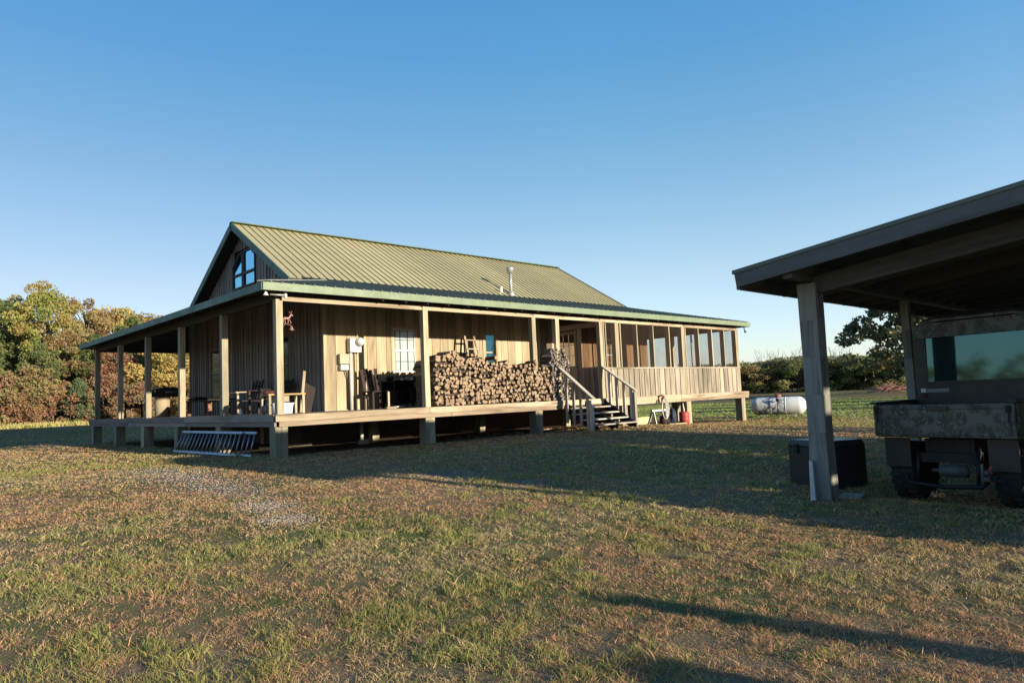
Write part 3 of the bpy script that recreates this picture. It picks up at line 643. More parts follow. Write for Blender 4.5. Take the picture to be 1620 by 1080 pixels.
rim(2.3, 3.6, 15.7, 3.65, -1.5, -.05, 'foundation_skirt', 'skirt_wood'); rim(2.3, 3.66, 2.35, 11.3, -1.5, -.05, 'foundation_skirt', 'skirt_wood'); rim(15.65, 3.66, 15.7, 11.3, -1.5, -.05, 'foundation_skirt', 'skirt_wood')  # added sheets that block daylight under the house so it stays dark
def pier(x, y, w_=.13):
    g_ = ground(x, y) - .1; mb = MB(); mb.box(x - w_, y - w_, g_, x - .003, y + w_, -.24); mb.box(x + .003, y - w_, g_, x + w_, y + w_, -.24); mb.build('pier', 'pier', house)
for i in range(6): pier(-.02, i * S_); pier(18.05, i * S_)
for xx in (3.6, 7.2, 10.9, 14.4): pier(xx, 0)
for xx, yy in ((3.6, 2.3), (7.2, 2.3), (2.2, 5.6), (2.2, 8.4), (2.2, 11.2), (10.9, 2.3), (14.4, 2.3), (3.6, 14.0), (7.2, 14.0), (10.8, 14), (14.4, 14)): pier(xx, yy, .1)
# screened room -------------------------------------------------------
sw = siding('screen_room_wall', -.045, 'x', 10.12, 18.02, .0, lambda u: .87, -1, 'grey_board', .285, .034, 0)
for o_ in (sw,): pass
mb = MB(); mb.box(10.1, -.03, 0, 17.98, -.012, .86); mb.build('wall_backing', 'backing', house)
siding('screen_room_wall', 18.05, 'y', -.04, 14.0, .0, lambda u: .87, 1, 'grey_board', .285, .02, 0)
mb = MB(); mb.box(18.0, 0, 0, 18.03, 13.98, .86); mb.build('wall_backing', 'backing', house)
for a, b in ((10.1, 14.4), (14.41, 18.1)): mb = MB(); mb.box(a, -.1, .872, b, .05, .915); mb.build('sill_rail', 'grey_board', house)
mb = MB(); mb.box(17.95, .06, .872, 18.1, 14.0, .915); mb.build('sill_rail', 'grey_board', house)
def mull(x, y, dx=.022, dy=.03): 
    mb = MB(); mb.box(x - dx, y - dy, .916, x + dx, y + (dy if dx > dy else dy + .105), 2.29); mb.build('screen_mullion', 'post', house)
for xx in (10.14, 10.24, 10.76 - .05, 10.95, 11.79, 12.66, 13.56, 14.30, 14.52, 15.34, 16.22, 17.05, 17.90): mull(xx, -.045)
for i in range(5):
    for k in (1, 2): mull(18.0, i * S_ + .1 + k * .9, .03, .022)
XS = [10.16, 10.76, 11.79, 12.66, 13.56, 14.4, 15.34, 16.22, 17.05, 17.93]
for a, b in zip(XS[:-1], XS[1:]):
    mb = MB(); mb.face([(a + .01, -.055, .917), (b - .01, -.055, .917), (b - .01, -.055, 2.29), (a + .01, -.055, 2.29)], [(0, 0)] * 4, .5); mb.build('screen', 'screen', house)
for i in range(5):
    for k in range(3):
        a = i * S_ + .93 * k + .05; mb = MB(); mb.face([(18.0, a, .917), (18.0, a + .9, .917), (18.0, a + .9, 2.29), (18.0, a, 2.29)], [(0, 0)] * 4, .5); mb.build('screen', 'screen', house)
# partition with glazed door at x = 10
siding('porch_partition', 10.03, 'y', .08, .82, .0, lambda u: .9, -1, 'side_board', .19, .01, .03)
siding('porch_partition', 10.03, 'y', 1.78, 2.17, .0, lambda u: 3.0, -1, 'side_board', .19, .01, .03)
mb = MB(); mb.box(10.0, .1, 2.14, 10.05, 1.8, 2.3); mb.box(10.0, .75, 0, 10.05, .86, 2.14); mb.box(9.99, .09, .9, 10.06, .76, .95); mb.build('partition_frame', 'side_board', house)
mb = MB(); mb.face([(10.02, .1, .95), (10.02, .75, .95), (10.02, .75, 2.14), (10.02, .1, 2.14)], [(0, 0)] * 4, .5); mb.build('screen', 'screen', house)
dr = MB(); dr.box(9.985, .88, .03, 10.025, .98, 2.1); dr.box(9.985, 1.66, .03, 10.025, 1.76, 2.1); dr.box(9.985, .98, 2.0, 10.025, 1.66, 2.1); dr.box(9.985, .98, .03, 10.025, 1.66, 1.02)
door = dr.build('porch_door', 'side_board', house)
mu = MB()
for k in (1, 2): mu.box(9.99, .98 + k * .227 - .012, 1.02, 10.01, .98 + k * .227 + .012, 2.0); mu.box(9.991, .98, 1.02 + k * .327 - .012, 10.009, 1.66, 1.02 + k * .327 + .012)
mu.build('muntin', 'sash', door); mb = MB(); mb.box(10.002, .98, 1.02, 10.006, 1.66, 2.0); mb.build('pane', 'glass', door)
mb = MB(); mb.lathe([(.001, -.06), (.03, -.05), (.03, -.02), (.012, -.015), (.012, 0)], (9.98, .93, 1.0), 'x', 10); mb.build('knob', 'galv', door)
# inside the screened room: a door in the house wall
quad_window('window', 'x', HY0, -1, 12.9, 13.7, .95, 2.0, inner=None, pane='dark_glass', cols=2)
# stairs --------------------------------------------------------------
st = MB(); st.box(8.24, -.19, -.30, 9.86, -.18, -.16); stairs = st.build('stairs', 'dark_wood', house)
for xx in (8.2, 9.05, 9.9):
    st = MB(); st.hexa([(xx - .02, -.18, -.3), (xx + .02, -.18, -.3), (xx + .02, -1.28, -.95), (xx - .02, -1.28, -.95), (xx - .02, -.18, -.04), (xx + .02, -.18, -.04), (xx + .02, -1.28, -.71), (xx - .02, -1.28, -.71)]); st.build('stringer', 'dark_wood', stairs)
for k, (yc, zc) in enumerate(((-.33, -.21), (-.60, -.37), (-.88, -.53), (-1.14, -.67))):
    mb = MB(); mb.box(8.12, yc - .14, zc - .035, 9.98, yc + .13, zc); mb.build('tread', 'rail_wood', stairs)
for xx, zt_, zn in ((8.1, .93, -.02), (9.98, .95, .14)):
    mb = MB(); mb.box(xx - .045, -1.24, -1.05, xx + .045, -1.15, zn + .0); mb.build('newel_post', 'rail_wood', stairs)
    mb = MB(); mb.beam((xx, -.08, zt_), (xx, -1.28, zn + .03), .13, .04); mb.build('handrail', 'rail_wood', stairs)
    for k in range(4):
        yb = -.32 - k * .25; zr = zt_ + (zn + .03 - zt_) * (-.08 - yb) / 1.2 - .03; mb = MB(); mb.beam((xx, yb, -.62 - k * .06), (xx + random.uniform(-.015, .015), yb, zr), .04, .075, up=(0, 1, 0)); mb.build('baluster', 'rail_wood', stairs)
# roof vents (parts of the roof)
zr = RID_Z - RS * (RID_Y - 3.5)
mb = MB(); mb.tube([(9.8, 3.5, zr - .05), (9.8, 3.5, 4.34)], .055, 12); mb.lathe([(.10, 4.28), (.10, 4.36), (.13, 4.38), (.13, 4.46), (.05, 4.5)], (9.8, 3.5, 0), 'z', 12); mb.lathe([(.16, zr - .08), (.1, zr + .05), (.06, zr + .1)], (9.8, 3.5, 0)); mb.build('flue_pipe', 'galv', roof)
mb = MB(); mb.tube([(9.4, 3.55, zr), (9.4, 3.55, zr + .22)], .05, 10); mb.build('vent_pipe', 'white', roof)
# ------------------------------------------------------------------ firewood
def log_mesh(k):
    rr = random.Random(100 + k); mb = MB(); n = rr.choice((3, 3, 4, 4, 5, 6)); r = .062; L = .42
    a0 = rr.uniform(0, 6); pts = []
    for i in range(n):
        t = a0 + 2 * math.pi * (i + rr.uniform(-.22, .22)) / n; q = r * rr.uniform(.78, 1.22) * (1.12 if n == 3 else 1); pts.append((math.cos(t) * q, math.sin(t) * q))
    sx, sz = rr.uniform(-.012, .012), rr.uniform(-.012, .012)
    f = [(a, rr.uniform(-.006, .006), b) for a, b in pts]; bk = [(a * .95 + sx, L, b * .95 + sz) for a, b in pts]
    f2 = [(a * .93, -.008, b * .93) for a, b in pts]
    mb.face(f2[::-1] if False else f2, [(0, 0)] * n, .5, 0); mb.face(bk[::-1], [(0, 0)] * n, .5, 0)
    for i in range(n):
        j = (i + 1) % n; mb.face([f2[j], f2[i], f[i], f[j]], [(0, 0)] * 4, .5, 0)
        mb.face([f[j], f[i], bk[i], bk[j]], [(0, 0)] * 4, rr.random(), 1 if rr.random() < .62 else 0)
    me = mb.mesh('firewood_log'); me.materials.append(M['log_end']); me.materials.append(M['bark_log']); return me
LM = [log_mesh(k) for k in range(26)]
prof = [(3.80, 1.18), (3.95, 1.24), (4.5, 1.27), (5.05, 1.27), (5.35, 1.18), (5.75, 1.12), (6.3, 1.05), (6.9, 1.02), (7.4, 1.0), (7.72, 1.02)]
def prof_z(x):
    for (a, za), (b, zb_) in zip(prof[:-1], prof[1:]):
        if a <= x <= b: return za + (zb_ - za) * (x - a) / (b - a)
    return prof[0][1] if x < prof[0][0] else prof[-1][1]
spots = []; row = 0; z = .06
while z < 1.36:
    x = 3.84 + (row % 2) * .06
    while x < 7.68:
        top_here = prof_z(x)
        zz_ = z + .035 * math.sin(x * 2.3 + row) + .03 * math.sin(x * 5.1 - row * 1.7) * (z / 1.2); top_here += .05 * math.sin(x * 9)
        if zz_ < top_here and random.random() > .02: spots.append((x, max(.055, zz_), top_here - zz_ < .10))
        x += random.uniform(.08, .124)
    z += random.uniform(.082, .098); row += 1
random.shuffle(spots)
lab = ['split firewood log stacked in the long woodpile on the front porch', 'grey barked firewood log lying along the top of the long woodpile']
ind = spots[:300]; rest = spots[300:]
def log_xf(x, z, top):
    s_ = random.choice((.62, .75, .85, .95, 1.15))
    if top: s_ *= 1.1
    return (x + random.uniform(-.012, .012), -.125 + random.uniform(-.045, .06), z + random.uniform(-.01, .012)), (random.uniform(-.06, .06), random.uniform(0, 6.28), random.uniform(-.09, .09)), s_
for x, z, top in ind:
    o = bpy.data.objects.new('firewood_log', random.choice(LM)); COL.objects.link(o); o.location, o.rotation_euler, s_ = log_xf(x, z, top); o.scale = (s_, random.uniform(.96, 1.08), s_)
    tag(o, lab[1] if top else lab[0], 'firewood', 'firewood on top of the long woodpile' if top else 'firewood in the long woodpile')
def merged(name, items, mats):
    me = bpy.data.meshes.new(name); bm = bmesh.new()
    for m_, loc, rot, s_ in items:
        from mathutils import Euler
        n0 = len(bm.verts); bm.from_mesh(m_); bm.verts.ensure_lookup_table(); X = Matrix.LocRotScale(V(loc), Euler(rot), V(s_))
        for v in bm.verts[n0:]: v.co = X @ v.co
    bm.to_mesh(me); bm.free()
    for m_ in mats: me.materials.append(M[m_])
    o = bpy.data.objects.new(name, me); COL.objects.link(o); return o
it = []
for x, z, top in rest:
    l_, r_, s_ = log_xf(x, z, top); it.append((random.choice(LM), l_, r_, (s_, 1, s_)))
# second row of the stack, mostly hidden behind the first
for x in np.arange(3.86, 7.7, .135):
    for k in range(3): it.append((random.choice(LM), (x + random.uniform(-.02, .02), .36, prof_z(x) - .15 - k * .11 + random.uniform(-.03, .05)), (0, random.uniform(0, 6), random.uniform(-.1, .1)), (1.15, 1, 1.15)))
tag(merged('stacked_firewood', it, ['log_end', 'bark_log']), 'remaining firewood packed between and behind the logs of the long woodpile', 'firewood', kind='stuff')
mb = MB(); mb.box(3.8, .02, .005, 7.7, .7, .9); mb2 = mb
b_ = MB(); 
for k in range(30): xx = 3.83 + k * .13; b_.box(xx, .0 + random.uniform(0, .02), .01, xx + .12, .72, prof_z(xx) - .16)
tag(b_.build('woodpile_core', 'bark_log'), 'dark inner mass of the long woodpile behind its front logs', 'firewood', kind='stuff')
# kindling stack beside the steps
def stick_mesh(k):
    rr = random.Random(300 + k); mb = MB(); n = rr.choice((3, 4, 4)); r = rr.uniform(.022, .04); L = .34; a0 = rr.uniform(0, 6)
    p = [(math.cos(a0 + 2 * math.pi * i / n + rr.uniform(-.3, .3)) * r * rr.uniform(.7, 1.5), math.sin(a0 + 2 * math.pi * i / n) * r * rr.uniform(.6, 1.2)) for i in range(n)]
    f = [(a, 0, b) for a, b in p]; bk = [(a, L, b) for a, b in p]; mb.face(f, [(0, 0)] * n, .5); mb.face(bk[::-1], [(0, 0)] * n, .5)
    for i in range(n): j = (i + 1) % n; mb.face([f[j], f[i], bk[i], bk[j]], [(0, 0)] * 4, .5)
    me = mb.mesh('kindling_stick'); me.materials.append(M['twig']); return me
SM = [stick_mesh(k) for k in range(10)]
ks = []; z = .04
while z < 1.42:
    x = 7.78 + random.uniform(0, .03)
    while x < 8.5 - .05 * max(0, z - 1.1) * 6: ks.append((x, z)); x += random.uniform(.05, .082)
    z += random.uniform(.052, .068)
random.shuffle(ks)
def kx(x, z): return (x, -.11 + random.uniform(-.05, .05), z + random.uniform(-.015, .02)), (random.uniform(-.18, .18), random.uniform(0, 6.28), random.uniform(-.4, .4)), random.uniform(.9, 1.35)
for x, z in ks[:190]:
    o = bpy.data.objects.new('kindling_stick', random.choice(SM)); COL.objects.link(o); o.location, o.rotation_euler, s_ = kx(x, z); o.scale = (s_, 1, s_)
    tag(o, 'thin split kindling stick in the narrow stack next to the porch steps', 'kindling', 'kindling sticks beside the steps')
it = [(random.choice(SM), *kx(x, z)[:2], (1.1, 1, 1.1)) for x, z in ks[190:]]
if it: tag(merged('stacked_kindling', it, ['twig']), 'remaining kindling packed inside the narrow stack', 'kindling', kind='stuff')
b_ = MB(); b_.box(7.76, .02, .005, 8.5, .3, 1.3); tag(b_.build('kindling_core', 'bark_log'), 'dark inner mass of the narrow kindling stack', 'kindling', kind='stuff')
mb = MB(); mb.box(-.09, -.09, 0, .09, .09, .16); o = mb.build('wood_block', 'rim', bevel=.006); o.location = (7.98, .08, 1.43); o.rotation_euler = (0, 0, .4); tag(o, 'squared brown wood block on top of the kindling stack', 'wood block')
mb = MB(); mb.box(-.13, -.05, 0, .13, .05, .05); o = mb.build('board_offcut', 'board', bevel=.004); o.location = (2.65, .05, .003); tag(o, 'short pale board offcut lying flat on the front deck edge', 'offcut')

# ------------------------------------------------------------------ electric meter on the wall
em = tag(empty('electric_meter', (2.85, 2.18, 1.4)), 'grey electric meter box with round glass meter and conduit on the sunlit wall', 'meter')
def ch(mb, nm, mat, par, bevel=0):      # shape given in world coordinates, stored relative to the thing's own base
    o = mb.build(nm, mat, par, bevel)
    for v in o.data.vertices: v.co -= par.location
    return o
mb = MB(); mb.box(2.80, 2.00, 1.43, 3.12, 2.172, 1.78); ch(mb, 'meter_box', 'box_grey', em, .006)
mb = MB(); mb.lathe([(.115, 0), (.115, -.03), (.10, -.04), (.10, -.09), (.085, -.12), (.001, -.125)], (3.05, 1.998, 1.69), 'y', 20); ch(mb, 'round_meter', 'box_grey', em)
mb = MB(); mb.lathe([(.07, -.126), (.07, -.13), (.001, -.131)], (3.05, 1.998, 1.69), 'y', 16); ch(mb, 'meter_face', 'white', em)
mb = MB(); mb.tube([(2.87, 2.12, 1.44), (2.87, 2.12, -.02)], .045, 12); ch(mb, 'conduit', 'pvc', em)
mb = MB(); mb.tube([(3.01, 2.14, 1.44), (3.01, 2.14, .0)], .02, 8); ch(mb, 'conduit', 'board', em)
for nm, x0, x1, z0, z1, mt in (('utility_box', 2.53, 2.79, 1.14, 1.39, 'box_beige'), ('junction_box', 2.55, 2.77, .99, 1.12, 'box_grey')):
    mb = MB(); mb.box(x0, 2.04, z0, x1, 2.17, z1); o = mb.build(nm, mt, bevel=.006)
    if nm == 'utility_box': tag(o, 'beige utility box on the wall left of the round meter', 'utility box')
    else:
        tag(o, 'small grey junction box below the beige utility box', 'junction box')
        c_ = MB(); c_.tube([(2.72, 2.1, .99), (2.74, 2.11, .9), (2.78, 2.14, .8), (2.78, 2.14, .02)], .014, 8); c_.build('cable', 'black_plastic', o)

# ------------------------------------------------------------------ porch furniture
def part(root, nm, mat, fn, bevel=0):
    mb = MB(); fn(mb); return mb.build(nm, mat, root, bevel)
def wood_chair(loc, rz, label, mats=('dark_wood', 'dark_wood', 'dark_wood'), w=.46, sh=.44, bh=.98, arms=False, tilt=.12, slats=4):
    r = tag(empty('wooden_chair', loc, rz), label, 'chair'); a, b, c = mats; h = w / 2
    part(r, 'seat', a, lambda m: [m.box(-h, -h + i * w / 4, sh - .03, h, -h + (i + 1) * w / 4 - .01, sh) for i in range(4)])
    def back(m):
        for k in range(slats): x = -h + .03 + k * (w - .06) / (slats - 1); m.beam((x, h - .02, sh), (x * 1.06, h + tilt, bh + (.03 if k % 2 else 0)), .085, .02, up=(0, 1, 0))
        m.beam((-h, h + tilt * .75, bh * .85), (h, h + tilt * .75, bh * .85), .03, .06)
    part(r, 'backrest', b, back)
    for x in (-1, 1):
        part(r, 'leg', c if x > 0 else a, lambda m: m.box(x * h - .025, -h, 0, x * h + .025, -h + .05, sh - .03)); part(r, 'leg', a, lambda m: m.box(x * h - .025, h - .05, 0, x * h + .025, h, sh - .03))
        if arms:
            part(r, 'armrest', c if x > 0 else a, lambda m: (m.box(x * h - .045, -h - .04, sh + .2, x * h + .045, -h + .24, sh + .225), m.box(x * h - .02, -h, sh, x * h + .02, -h + .05, sh + .2)))
    return r
wood_chair((3.27, 1.62, .003), 0, 'dark wooden chair with slatted back standing by the wall under the lit window', ('dark_wood', 'dark_wood', 'post'), .44, .44, .98)
wood_chair((1.35, 5.0, .003), -math.pi / 2 , 'dark armchair with one pale arm on the shaded side porch', ('dark_wood', 'dark_wood', 'rim'), .6, .36, .85, True)
wood_chair((1.55, 3.9, .003), -math.pi / 2, 'dark slatted armchair nearest the porch corner window', ('dark_wood', 'dark_wood', 'dark_wood'), .75, .38, .82, True, slats=6)
wood_chair((.78, 12.7, .003), 2.9, 'dark wooden chair far along the side porch near its last post', ('dark_wood', 'dark_wood', 'rust'), .5, .34, .44, True)
# work table under the front window
t_ = tag(empty('work_table', (4.22, 1.8, .003)), 'black work table crowded with small things under the lit front window', 'table')
part(t_, 'table_top', 'metal_dark', lambda m: m.box(-.50, -.3, .66, .50, .3, .69), .004)
part(t_, 'back_panel', 'metal_dark', lambda m: m.box(-.48, .22, .12, .48, .25, .66)); part(t_, 'shelf', 'metal_dark', lambda m: m.box(-.48, -.26, .14, .48, .2, .16))
for x in (-.46, .46):
    for y in (-.26, .26): part(t_, 'leg', 'metal_dark', lambda m: m.box(x - .02, y - .02, 0, x + .02, y + .02, .66))
def tub(nm, loc, sz, mat, label, cat, rz=0, lid=None):
    mb = MB(); a, b, c = sz; s_ = .9
    mb.hexa([(-a * s_, -b * s_, 0), (a * s_, -b * s_, 0), (a * s_, b * s_, 0), (-a * s_, b * s_, 0), (-a, -b, c), (a, -b, c), (a, b, c), (-a, b, c)]); mb.box(-a - .015, -b - .015, c, a + .015, b + .015, c + .03)
    mb.box(-a * .3, -b * .3, c + .03, a * .3, b * .3, c + .045); o = mb.build(nm, mat, bevel=.006); o.location = loc; o.rotation_euler = (0, 0, rz); return tag(o, label, cat)
tub('storage_tub', (4.45, 1.72, .165), (.2, .17, .3), 'black_plastic', 'black storage tub on the lower shelf of the work table', 'tub')
tub('storage_tub', (3.98, 1.72, .165), (.17, .16, .24), 'metal_dark', 'low dark bin on the work table shelf, left of the black tub', 'tub', .1)
def lumpy(nm, loc, sz, mat, label, cat, seed=0, sub=3):
    bm = bmesh.new(); bmesh.ops.create_icosphere(bm, subdivisions=sub, radius=1)
    for v in bm.verts:
        k = 1 + .22 * noise.noise(v.co * 1.7 + V((seed, 0, 0))) + .08 * noise.noise(v.co * 5 + V((seed, 3, 0))); v.co = V((v.co.x * sz[0] * k, v.co.y * sz[1] * k, max(-.8, v.co.z) * sz[2] * k + sz[2] * .8))
    me_ = bpy.data.meshes.new(nm); bm.to_mesh(me_); bm.free(); me_.materials.append(M[mat]); o = bpy.data.objects.new(nm, me_); COL.objects.link(o); o.location = loc; return tag(o, label, cat)
lumpy('cloth_bag', (4.62, 1.75, .695), (.13, .1, .1), 'metal_dark', 'dark crumpled bag on the right end of the work table', 'bag', 1)
lumpy('cloth_bag', (3.78, 1.78, .695), (.11, .1, .09), 'metal_dark', 'small dark bundle on the left end of the work table', 'bag', 5)
for k, (x, m_, h_) in enumerate(((4.05, 'white', .05), (4.2, 'galv', .07), (4.36, 'white', .06))):
    mb = MB(); mb.lathe([(.025, 0), (.034, h_), (.03, h_), (.022, .006), (.001, .006)], (0, 0, 0), 'z', 12); o = mb.build('cup', m_); o.location = (x, 1.62, .6935); tag(o, ['white cup at the left among the things on the work table', 'metal cup between the two white cups on the work table', 'white cup next to the dark bag on the work table'][k], 'cup')
mb = MB(); mb.tube([(3.6 + .18 * math.cos(a) * (1 + a * .05), 1.25 + .12 * math.sin(a), .02 + .002 * a) for a in np.arange(0, 14, .35)] + [(4.2, 1.2, .02), (4.5, 1.3, .02)], .012, 6); tag(mb.build('garden_hose', 'hose'), 'pale hose coiled on the deck in front of the work table', 'hose')
# step ladder behind the wood pile
sl_ = tag(empty('step_ladder', (6.5, 1.55, .003)), 'old wooden step ladder leaning on the wall behind the woodpile', 'ladder')
for s_ in (-1, 1):
    part(sl_, 'rail', 'rim', lambda m: m.beam((s_ * .30, -.35, 0), (s_ * .16, .3, 1.98), .06, .03, up=(0, 1, 0))); part(sl_, 'rear_leg', 'dark_wood', lambda m: m.beam((s_ * .34, .42, 0), (s_ * .20, .38, 1.85), .045, .03, up=(0, 1, 0)))
for k in range(1, 8):
    f_ = k / 7.6; part(sl_, 'rung', 'rim', lambda m: m.box(-.30 + .14 * f_, -.40 + .65 * f_, f_ * 1.95 - .015, .30 - .14 * f_, -.29 + .65 * f_, f_ * 1.95 + .015))
# small table, cooler and board near the corner post
t_ = tag(empty('side_table', (.62, 1.15, .003)), 'small orange topped wooden table beside the porch corner post', 'table')
part(t_, 'table_top', 'orange_wood', lambda m: [m.box(-.42, -.22 + k * .11, .40, .42, -.115 + k * .11, .43) for k in range(4)])
for x in (-.38, .38):
    for y in (-.18, .18): part(t_, 'leg', 'post', lambda m: m.box(x - .025, y - .025, 0, x + .025, y + .025, .40))
tub('cooler', (.5, 1.0, .003), (.22, .14, .2), 'white', 'white cooler chest under the small orange topped table', 'cooler')
mb = MB(); mb.box(-.16, -.11, 0, .16, .11, .13); o = mb.build('cardboard_box', 'rim', bevel=.004); o.location = (.48, 1.0, .255); tag(o, 'tan box between the white cooler and the small table top', 'box')
mb = MB(); mb.beam((.93, .95, .01), (1.13, 1.15, .92), .06, .035, up=(0, 1, 0)); tag(mb.build('leaning_board', 'board'), 'narrow pale board leaning against the shaded side wall near the corner', 'board')
mb = MB(); mb.beam((1.25, 1.4, .01), (1.55, 1.7, .62), .3, .02, up=(0, 1, 0)); tag(mb.build('plywood_sheet', 'dark_wood'), 'dark wooden panel leaning behind the small table', 'panel')
o = lumpy('folded_blanket', (.35, 1.25, .435), (.16, .12, .045), 'brown_cloth', 'folded dark red blanket on the small orange topped table', 'blanket', 3)
mk = tag(empty('marker_stake', (.3, 1.34, .003)), 'short stake painted white below and dark red above, on the side porch', 'stake')
part(mk, 'lower_half', 'white', lambda m: m.tube([(0, 0, 0), (0, 0, .2)], .022, 8)); part(mk, 'upper_half', 'brown_cloth', lambda m: m.tube([(0, 0, .2), (0, 0, .39)], .0225, 8))
mb = MB(); mb.lathe([(.03, 0), (.035, .02), (.035, .1), (.012, .13), (.012, .16), (.001, .162)], (0, 0, 0), 'z', 12); o = mb.build('bottle', 'white'); o.location = (.25, 2.5, .003); tag(o, 'small white bottle standing on the edge of the side porch', 'bottle')
# low dark table on side porch
t_ = tag(empty('picnic_table', (1.3, 7.4, .003)), 'long low dark table on the shaded side porch', 'table')
part(t_, 'table_top', 'dark_wood', lambda m: [m.box(-.4 + k * .2, -1.1, .40, -.21 + k * .2, 1.1, .44) for k in range(4)])
for y in (-.8, .8): part(t_, 'leg', 'rust', lambda m: (m.box(-.3, y - .05, 0, -.2, y + .05, .4), m.box(.2, y - .05, 0, .3, y + .05, .4)))
lumpy('folded_tarp', (1.3, 8.2, .445), (.25, .3, .06), 'metal_dark', 'dark folded tarp on the far end of the long low table', 'tarp', 8)
# smoker cabinet at far end
sm_ = tag(empty('smoker_cabinet', (.70, 9.45, .003)), 'pale wooden cabinet under a dark curved lid at the far end of the side porch', 'smoker')
part(sm_, 'cabinet', 'board', lambda m: m.lathe([(.25, .02), (.25, .62), (.24, .63)], n=14)); part(sm_, 'base', 'dark_wood', lambda m: m.box(-.2, -.2, 0, .2, .2, .03))
def hood(m):
    n = 10
    for i in range(n):
        a, b = math.pi * i / n, math.pi * (i + 1) / n; p = lambda t: (.12 - .62 * math.cos(t), .70 + .24 * math.sin(t))
        (xa, za), (xb, zb2) = p(a), p(b); m.hexa([(xa, -.32, za - .03), (xb, -.32, zb2 - .03), (xb, .32, zb2 - .03), (xa, .32, za - .03), (xa, -.32, za), (xb, -.32, zb2), (xb, .32, zb2), (xa, .32, za)])
    m.box(-.50, -.31, .64, .74, .31, .70); m.box(-.42, -.30, .70, .66, -.27, .80); m.box(-.30, -.30, .80, .54, -.27, .89); m.box(-.42, .27, .70, .66, .30, .80)
sm_.scale = (.86, .86, .95)
part(sm_, 'lid', 'metal_dark', hood); part(sm_, 'handle', 'galv', lambda m: m.tube([(0, -.36, .78), (.35, -.36, .78)], .015, 8)); part(sm_, 'latch', 'metal_dark', lambda m: m.box(.12, -.27, .08, .16, -.23, .2))
for x in (-.42, .66): part(sm_, 'leg', 'metal_dark', lambda m: m.box(x - .02, -.2, 0, x + .02, -.16, .66))

# ------------------------------------------------------------------ hanging deer chime
dc = tag(empty('deer_wind_chime', (.22, .0, 1.93)), 'rusty cut out deer with a small bell hanging beside the corner post', 'wind chime')
def flat(mb, pts, th=.006):
    f = [V((a, -th, b)) for a, b in pts]; g_ = [V((a, th, b)) for a, b in pts]; n = len(pts); mb.face(f, [(0, 0)] * n, .5); mb.face(g_[::-1], [(0, 0)] * n, .5)
    for i in range(n): j = (i + 1) % n; mb.face([f[j], f[i], g_[i], g_[j]], [(0, 0)] * 4, .5)
def deer(mb):
    flat(mb, [(-.16, -.06), (-.13, -.02), (-.02, -.03), (.05, .0), (.085, .07), (.11, .09), (.16, .075), (.15, .11), (.1, .14), (.07, .125), (.03, .05), (-.0, .035), (-.13, .03), (-.165, .0)][::-1])
    for x, dx in ((-.145, -.03), (-.11, .015), (.0, -.01), (.04, .05)): mb.beam((x, 0, -.03), (x + dx, 0, -.16), .016, .012, up=(0, 1, 0))
    for s_ in (-1, 1): mb.tube([(.09, 0, .13), (.07 + s_ * .03, 0, .19), (.10 + s_ * .04, 0, .23)], .006, 5); mb.tube([(.07 + s_ * .03, 0, .19), (.07 + s_ * .06, 0, .2)], .005, 5)
part(dc, 'deer', 'pink_rust', deer); part(dc, 'scroll_bracket', 'rust', lambda m: (m.tube([(-.2, 0, -.17), (-.08, 0, -.17), (.05, 0, -.2), (.1, 0, -.24)], .012, 6), m.tube([(-.22, 0, -.3), (-.15, 0, -.24), (-.1, 0, -.18)], .01, 6)))
part(dc, 'bell', 'pink_rust', lambda m: m.lathe([(.015, -.23), (.035, -.25), (.05, -.31), (.085, -.37), (.08, -.37), (.01, -.25)], (.1, 0, 0), 'z', 14)); part(dc, 'hook', 'metal_dark', lambda m: m.tube([(-.23, 0, .0), (-.15, 0, .02), (-.05, 0, .02)], .006, 5))
dc.scale = (.66, .66, .66)
# eave lamp at corner and conduit bracket
fl = tag(empty('flood_lamp', (-.36, -.26, 2.38)), 'small white flood lamp under the roof corner', 'lamp')
part(fl, 'lamp_head', 'white', lambda m: m.lathe([(.02, .03), (.03, -.01), (.055, -.05), (.05, -.055), (.001, -.05)], n=14)); part(fl, 'mount', 'galv', lambda m: m.tube([(0, 0, .03), (0, .05, .07), (0, .1, .07)], .015, 8))
mb = MB(); mb.tube([(-.25, -.2, 2.36), (.0, -.22, 2.36), (.06, -.22, 2.37)], .018, 8); mb.box(.04, -.25, 2.31, .08, -.19, 2.42); tag(mb.build('eave_bracket', 'galv'), 'small metal bracket under the eave above the corner post', 'bracket')
mb = MB(); mb.tube([(18.25, -.25, 2.42), (18.25, -.25, 2.32), (18.3, -.25, 2.27)], .018, 8); mb.lathe([(.02, 0), (.05, -.07), (.001, -.06)], (18.32, -.25, 2.27)); tag(mb.build('eave_lamp', 'metal_dark'), 'tiny dark lamp under the far right roof corner', 'lamp')

